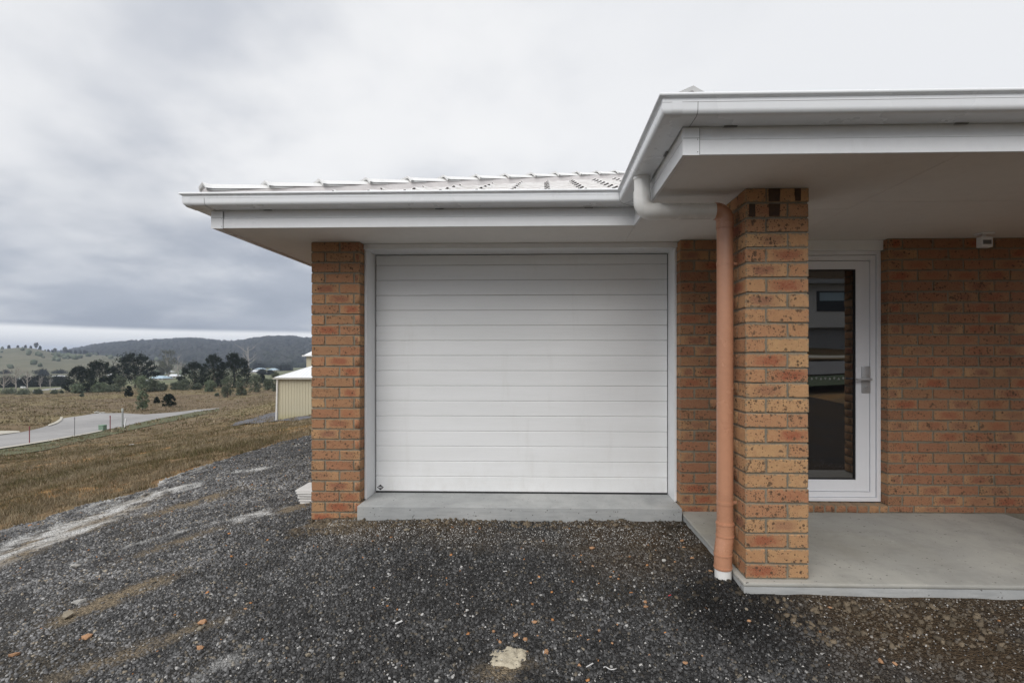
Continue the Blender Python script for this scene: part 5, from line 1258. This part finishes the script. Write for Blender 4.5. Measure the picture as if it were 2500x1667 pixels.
# forest mass on the far hill and scattered scrub on the pasture
def forest(name, V, n_, rmin, rmax, tlo, thi, m, elong=1.0, prob=None):
    nv, nc_ = V.shape[:2]; ti = RNG.uniform(tlo, thi, n_) * (nv - 1); ci = RNG.uniform(0, nc_ - 1.001, n_)
    a, b = ti.astype(int), ci.astype(int); a = np.minimum(a, nv - 2); p = V[a, b] * (1 - (ci - b))[:, None] + V[a, b + 1] * (ci - b)[:, None]; p2 = V[a + 1, b] * (1 - (ci - b))[:, None] + V[a + 1, b + 1] * (ci - b)[:, None]
    p = p + (p2 - p) * (ti - a)[:, None]
    if prob is not None: k = prob(p) > RNG.random(n_); p = p[k]; n_ = len(p)
    r = RNG.uniform(rmin, rmax, n_)
    bm = bmesh.new(); bmesh.ops.create_icosphere(bm, subdivisions=1, radius=1.0); bv = np.array([v.co[:] for v in bm.verts]); bf = np.array([[v.index for v in f.verts] for f in bm.faces]); bm.free()
    vv = bv[None] * r[:, None, None] * RNG.uniform(.65, 1.3, (n_, len(bv), 3)) * np.array([1, 1, 1.25 * elong]) + (p + np.stack([0 * r, 0 * r, r * .8], -1))[:, None]
    F = (bf[None] + (np.arange(n_) * len(bv))[:, None, None]).reshape(-1, 3); rr = np.repeat(RNG.random(n_), len(bv))
    o = raw_mesh(name, vv.reshape(-1, 3), F, m, False, {'rnd': ('FLOAT', rr)}); return tag(o, kind='stuff')
forest('forest', VF, 15000, 4.0, 8.5, 0.02, 0.53, LF['far'])
forest('hill_scrub', VP, 700, 1.2, 3.8, 0.05, 0.52, LF['olive'], prob=lambda p: np.clip(vnoise(p[:, 0], p[:, 1], 0.010, 3) * 3 - 1.45, 0, 1))
forest('valley_scrub', VF, 1200, 4.0, 8.0, 0.0, 0.10, LF['dark'])

# ------------------------------------------------------------------ valley houses
def far_house(px, py, wpx, hwall, hroof, rm, lab, dist=None, depth=None):
    if dist: p = P(px, py, dist); d = dist
    else: p, d = on_ground(px, py)
    s = d / FPX; w_ = wpx * s / 2; dp_ = depth or w_ * 0.9; hw, hr = hwall * s, hroof * s
    o = empty('far_house', (p.x, p.y, p.z)); tag(o, lab, 'house', 'houses in the valley')
    bm = bmesh.new(); box(bm, (-w_, -dp_, -0.5), (w_, dp_, hw)); wo = bmobj('wall', bm, M['wall_far'], o)
    for k in range(3):
        x_ = -w_ * 0.65 + k * w_ * 0.6; bm = bmesh.new(); box(bm, (x_, -dp_ - 0.03, hw * .3), (x_ + w_ * .3, -dp_ + 0.02, hw * .8)); bmobj('window', bm, M['darkwin'], wo)
    e_ = w_ * 0.08; bm = bmesh.new(); v_ = [bm.verts.new(c) for c in ((-w_ - e_, -dp_ - e_, hw), (w_ + e_, -dp_ - e_, hw), (w_ + e_, dp_ + e_, hw), (-w_ - e_, dp_ + e_, hw), (-w_ * .55, 0, hw + hr), (w_ * .55, 0, hw + hr))]
    for f_ in ((0, 1, 5, 4), (1, 2, 5), (2, 3, 4, 5), (3, 0, 4), (3, 2, 1, 0)): bm.faces.new([v_[i] for i in f_])
    bmobj('roof', bm, rm, o); return o
FH = [(38,931,32,4,5,'roof_far','pale roofed house among the dead trunks at the far left'),(78,926,26,4,5,'wall_far','house with tan roof third trunk from the left'),(92,922,24,4,4,'roof_far','small pale roofed house above the dark hedges'),(116,934,22,4,4,'roof_far','low pale roofed house right of the hedges'),(146,923,28,4,4,'roof_far','pale roofed house partly under the flat topped dark tree'),
      (274,919,14,4,4,'roof_far','pale roofed house seen between the second pine and lone pine'),(392,926,36,4,6,'roof_blue','wide light blue roofed house right of the lone pine'),(376,914,34,3,5,'roof_blue','blue grey roofed house behind the wide light blue one'),(425,921,24,4,5,'roof_far','white roofed house left of the right pine clump'),(412,911,22,3,4,'roof_far','small white roofed house behind the pale dead tree'),
      (362,932,16,3,3,'roof_far','small white shed roof at the edge of the lone pine'),(622,909,28,3,4,'roof_far','pale roofed house right of the bare tree'),(636,903,20,3,3,'roof_blue','bright blue roofed house behind the pale one'),(668,905,20,3,4,'roof_blue','grey blue roofed house near the shed roof'),(655,912,14,2,3,'roof_far','tiny white shed in front of the right roofs'),(500,905,12,3,3,'roof_grey','grey roof glimpsed between the right pines')]
for px, py, w_, hw, hr, rm, lab in FH: far_house(px, py + 1, w_, hw, hr, M[rm], lab)
far_house(747, 858, 10, 2, 2, M['roof_far'], 'tiny white house high on the forested hill above the shed', dist=1400)
far_house(668, 858, 7, 1.5, 1.5, M['roof_far'], 'tiniest pale house in a clearing of the forested hill', dist=1400)
# parked van at the left
p, d = on_ground(57, 948); s = d / FPX; vn = empty('parked_van', (p.x, p.y, p.z)); tag(vn, 'small white van parked among the dead trunks', 'van')
bm = bmesh.new(); box(bm, (-5.5 * s, -2.2 * s, 0.6 * s), (3.2 * s, 2.2 * s, 4.8 * s), .5 * s); box(bm, (3.0 * s, -2.1 * s, 0.6 * s), (5.6 * s, 2.1 * s, 3.0 * s), .5 * s); bmobj('body', bm, M['wall_white'], vn)
bm = bmesh.new(); box(bm, (1.0 * s, -2.25 * s, 2.8 * s), (3.0 * s, 2.25 * s, 4.2 * s)); bmobj('window', bm, M['darkwin'], vn)
for wx in (-3.6, 3.6):
    bm = bmesh.new(); tube(bm, [(wx * s, -2.3 * s, .8 * s), (wx * s, 2.3 * s, .8 * s)], .8 * s, 12); bmobj('wheel', bm, M['black'], vn)

# ------------------------------------------------------------------ dry grass on the slope
def grass():
    def tufts(n_, y0, y1, hmin, hmax, wid, per, rad_, near=False, wide=0.42):
        yy = RNG.uniform(y0, y1, n_); lo = -1.22 * yy - 2.0; hi = np.minimum(pad_edge(yy) - 0.02, -wide * yy) if y1 < 14 else np.minimum(-wide * yy, -5.6)
        hi = np.maximum(hi, lo + 0.1); x = hi - (hi - lo) * RNG.random(n_) ** (1.3 if near else 1.0); k = vnoise(x * .6, yy, 1.5 if near else .7, 4) + 0.5 * RNG.random(n_) > 0.66; x, yy = x[k], yy[k]
        th_ = np.repeat(RNG.uniform(hmin, hmax, len(x)), per) * RNG.uniform(.4, 1.1, len(x) * per); tc = np.repeat(RNG.normal(0, .22, len(x)), per)
        x = np.repeat(x, per) + RNG.normal(0, rad_, len(x) * per); yy = np.repeat(yy, per) + RNG.normal(0, rad_, len(yy) * per)
        return x, yy, th_, np.full(len(x), wid), tc
    X, Y, Hh, Wd, TC = [np.concatenate(t) for t in zip(tufts(9000, 3.5, 13.5, .03, .10, .0045, 14, .04, True), tufts(7500, 9, 24, .04, .13, .010, 11, .07), tufts(6500, 20, 48, .06, .18, .022, 9, .12), tufts(9000, 45, 150, .10, .34, .07, 5, .25, wide=.30))]
    r = np.hypot(X, Y)
    Z = H(X, Y) + (vnoise(X, Y, 0.35, 4) - 0.5) * 0.28 * np.clip((r - 6) / 10, 0, 1) - 0.10 * np.clip(1 - (r - 3) / 6, 0, 1)
    a_ = np.array([-37.5, 31.0]); b_ = np.array([-60.5, 86.0]); t_ = ((X - a_[0]) * (b_ - a_)[0] + (Y - a_[1]) * (b_ - a_)[1]) / ((b_ - a_) ** 2).sum()
    side = (X - a_[0]) * (b_ - a_)[1] - (Y - a_[1]) * (b_ - a_)[0]; dl = side / np.hypot(*(b_ - a_))
    qx, qy, qd = proj(X, Y, Z); onroad = (qx < 545) & (np.interp(qx, [-60, 0, 60, 120, 251, 305, 425, 480, 535], [1109, 1095, 1086, 1076, 1050, 1040, 1015, 1005, 996]) + 1 > qy) & (np.interp(qx, [-60, 0, 50, 100, 140, 152, 200, 235, 300, 350, 425, 480, 535], [1057, 1052, 1054, 1045, 1030, 1021, 1015, 1009, 1008, 1012, 1006, 1000, 995]) - 1 < qy)
    k = ~onroad; X, Y, Z, Hh, Wd, TC = X[k], Y[k], Z[k], Hh[k], Wd[k], TC[k]
    n_ = len(X); a = RNG.uniform(0, 6.28, n_); dx, dy = np.cos(a) * Wd, np.sin(a) * Wd; lx_, ly_ = RNG.normal(0, .35, n_) * Hh, RNG.normal(0, .35, n_) * Hh
    V = np.stack([np.stack([X - dx, Y - dy, Z - .01], -1), np.stack([X + dx, Y + dy, Z - .01], -1), np.stack([X + lx_, Y + ly_, Z + Hh], -1)], 1).reshape(-1, 3)
    m, n = mat('dry_grass'); rr = n.n('ShaderNodeAttribute', attribute_name='rnd').outputs['Fac']
    ramp = n.n('ShaderNodeValToRGB', {0: rr}); el_ = ramp.color_ramp.elements; el_[0].color = (0.110, 0.105, 0.050, 1); el_[1].color = (0.38, 0.31, 0.205, 1); e1 = el_.new(.45); e1.color = (0.190, 0.145, 0.088, 1); e2 = el_.new(.7); e2.color = (0.28, 0.235, 0.165, 1)
    finish(n, ramp.outputs[0], 0.9, spec=0.1)
    rv = np.clip(vnoise(X, Y, .45, 3) * .9 + TC + RNG.normal(0, .08, n_) , 0, 1)
    tag(raw_mesh('dry_grass', V, np.arange(len(V)).reshape(-1, 3), m, False, {'rnd': ('FLOAT', np.repeat(rv, 3))}), kind='stuff')
grass()

# ------------------------------------------------------------------ across the street (seen in the door glass)
nb_ = empty('neighbour_house', (14.5, -22.5, h1(16, -22))); tag(nb_, 'two level grey white house across the street mirrored in the front door glass', 'house')
zb_ = h1(16, -22); 
bm = bmesh.new(); box(bm, (-6, -7, -1.5), (12, 0.0, 1.35)); bmobj('lower_wall', bm, M['roof_grey'], nb_)
bm = bmesh.new(); box(bm, (-6.2, -7.2, 1.35), (12.2, 0.4, 4.0)); uw = bmobj('upper_wall', bm, M['wall_white'], nb_)
for x_ in (0.3, 3.2, 7.0):
    bm = bmesh.new(); box(bm, (x_ - .9, 0.38, 2.35), (x_ + .9, 0.46, 3.6)); wo = bmobj('window', bm, M['darkwin'], uw)
    bm = bmesh.new(); box(bm, (x_ - .75, 0.455, 3.0), (x_ + .75, 0.475, 3.5)); bmobj('blind', bm, M['roof_blue'], wo)
bm = bmesh.new(); box(bm, (-6.9, -7.9, 4.0), (12.9, 1.1, 4.3)); bmobj('roof', bm, M['roof_grey'], nb_)
xs2 = np.linspace(-30, 45, 60)
def ribbon(name, y0, y1, m, dz, bend=0.0):
    X, T = np.meshgrid(xs2, np.linspace(0, 1, 5)); Y = y0 + (y1 - y0) * T + bend * X; Z = H(X, Y) + (vnoise(X, Y, 0.35, 4) - 0.5) * 0.03 + dz
    tag(grid_mesh(name, X, Y, Z, m), kind='structure')
ribbon('street', -13.5, -8.5, simple('street_asphalt', (0.16, 0.16, 0.165), 0.85, .1, 1), 0.20)
ribbon('footpath', -16.4, -15.0, M['kerb'], 0.22)
ribbon('lawn', -8.4, -5.8, simple('lawn_green', (0.05, 0.075, 0.03), 0.9, .2, 2), 0.16)

# ------------------------------------------------------------------ haze
bm = bmesh.new(); box(bm, (-6700, -6700, -32), (6700, 6700, 130)); hz = bmobj('haze', bm); tag(hz, kind='stuff')
m = bpy.data.materials.new('haze'); m.use_nodes = True; m.node_tree.nodes.clear(); n = N(m.node_tree)
pvn = n.n('ShaderNodeVolumePrincipled', {'Color': (0.70, 0.80, 0.99, 1), 'Density': 0.00024, 'Anisotropy': 0.2}); n.n('ShaderNodeOutputMaterial', {'Volume': pvn.outputs[0]})
hz.data.materials.append(m)
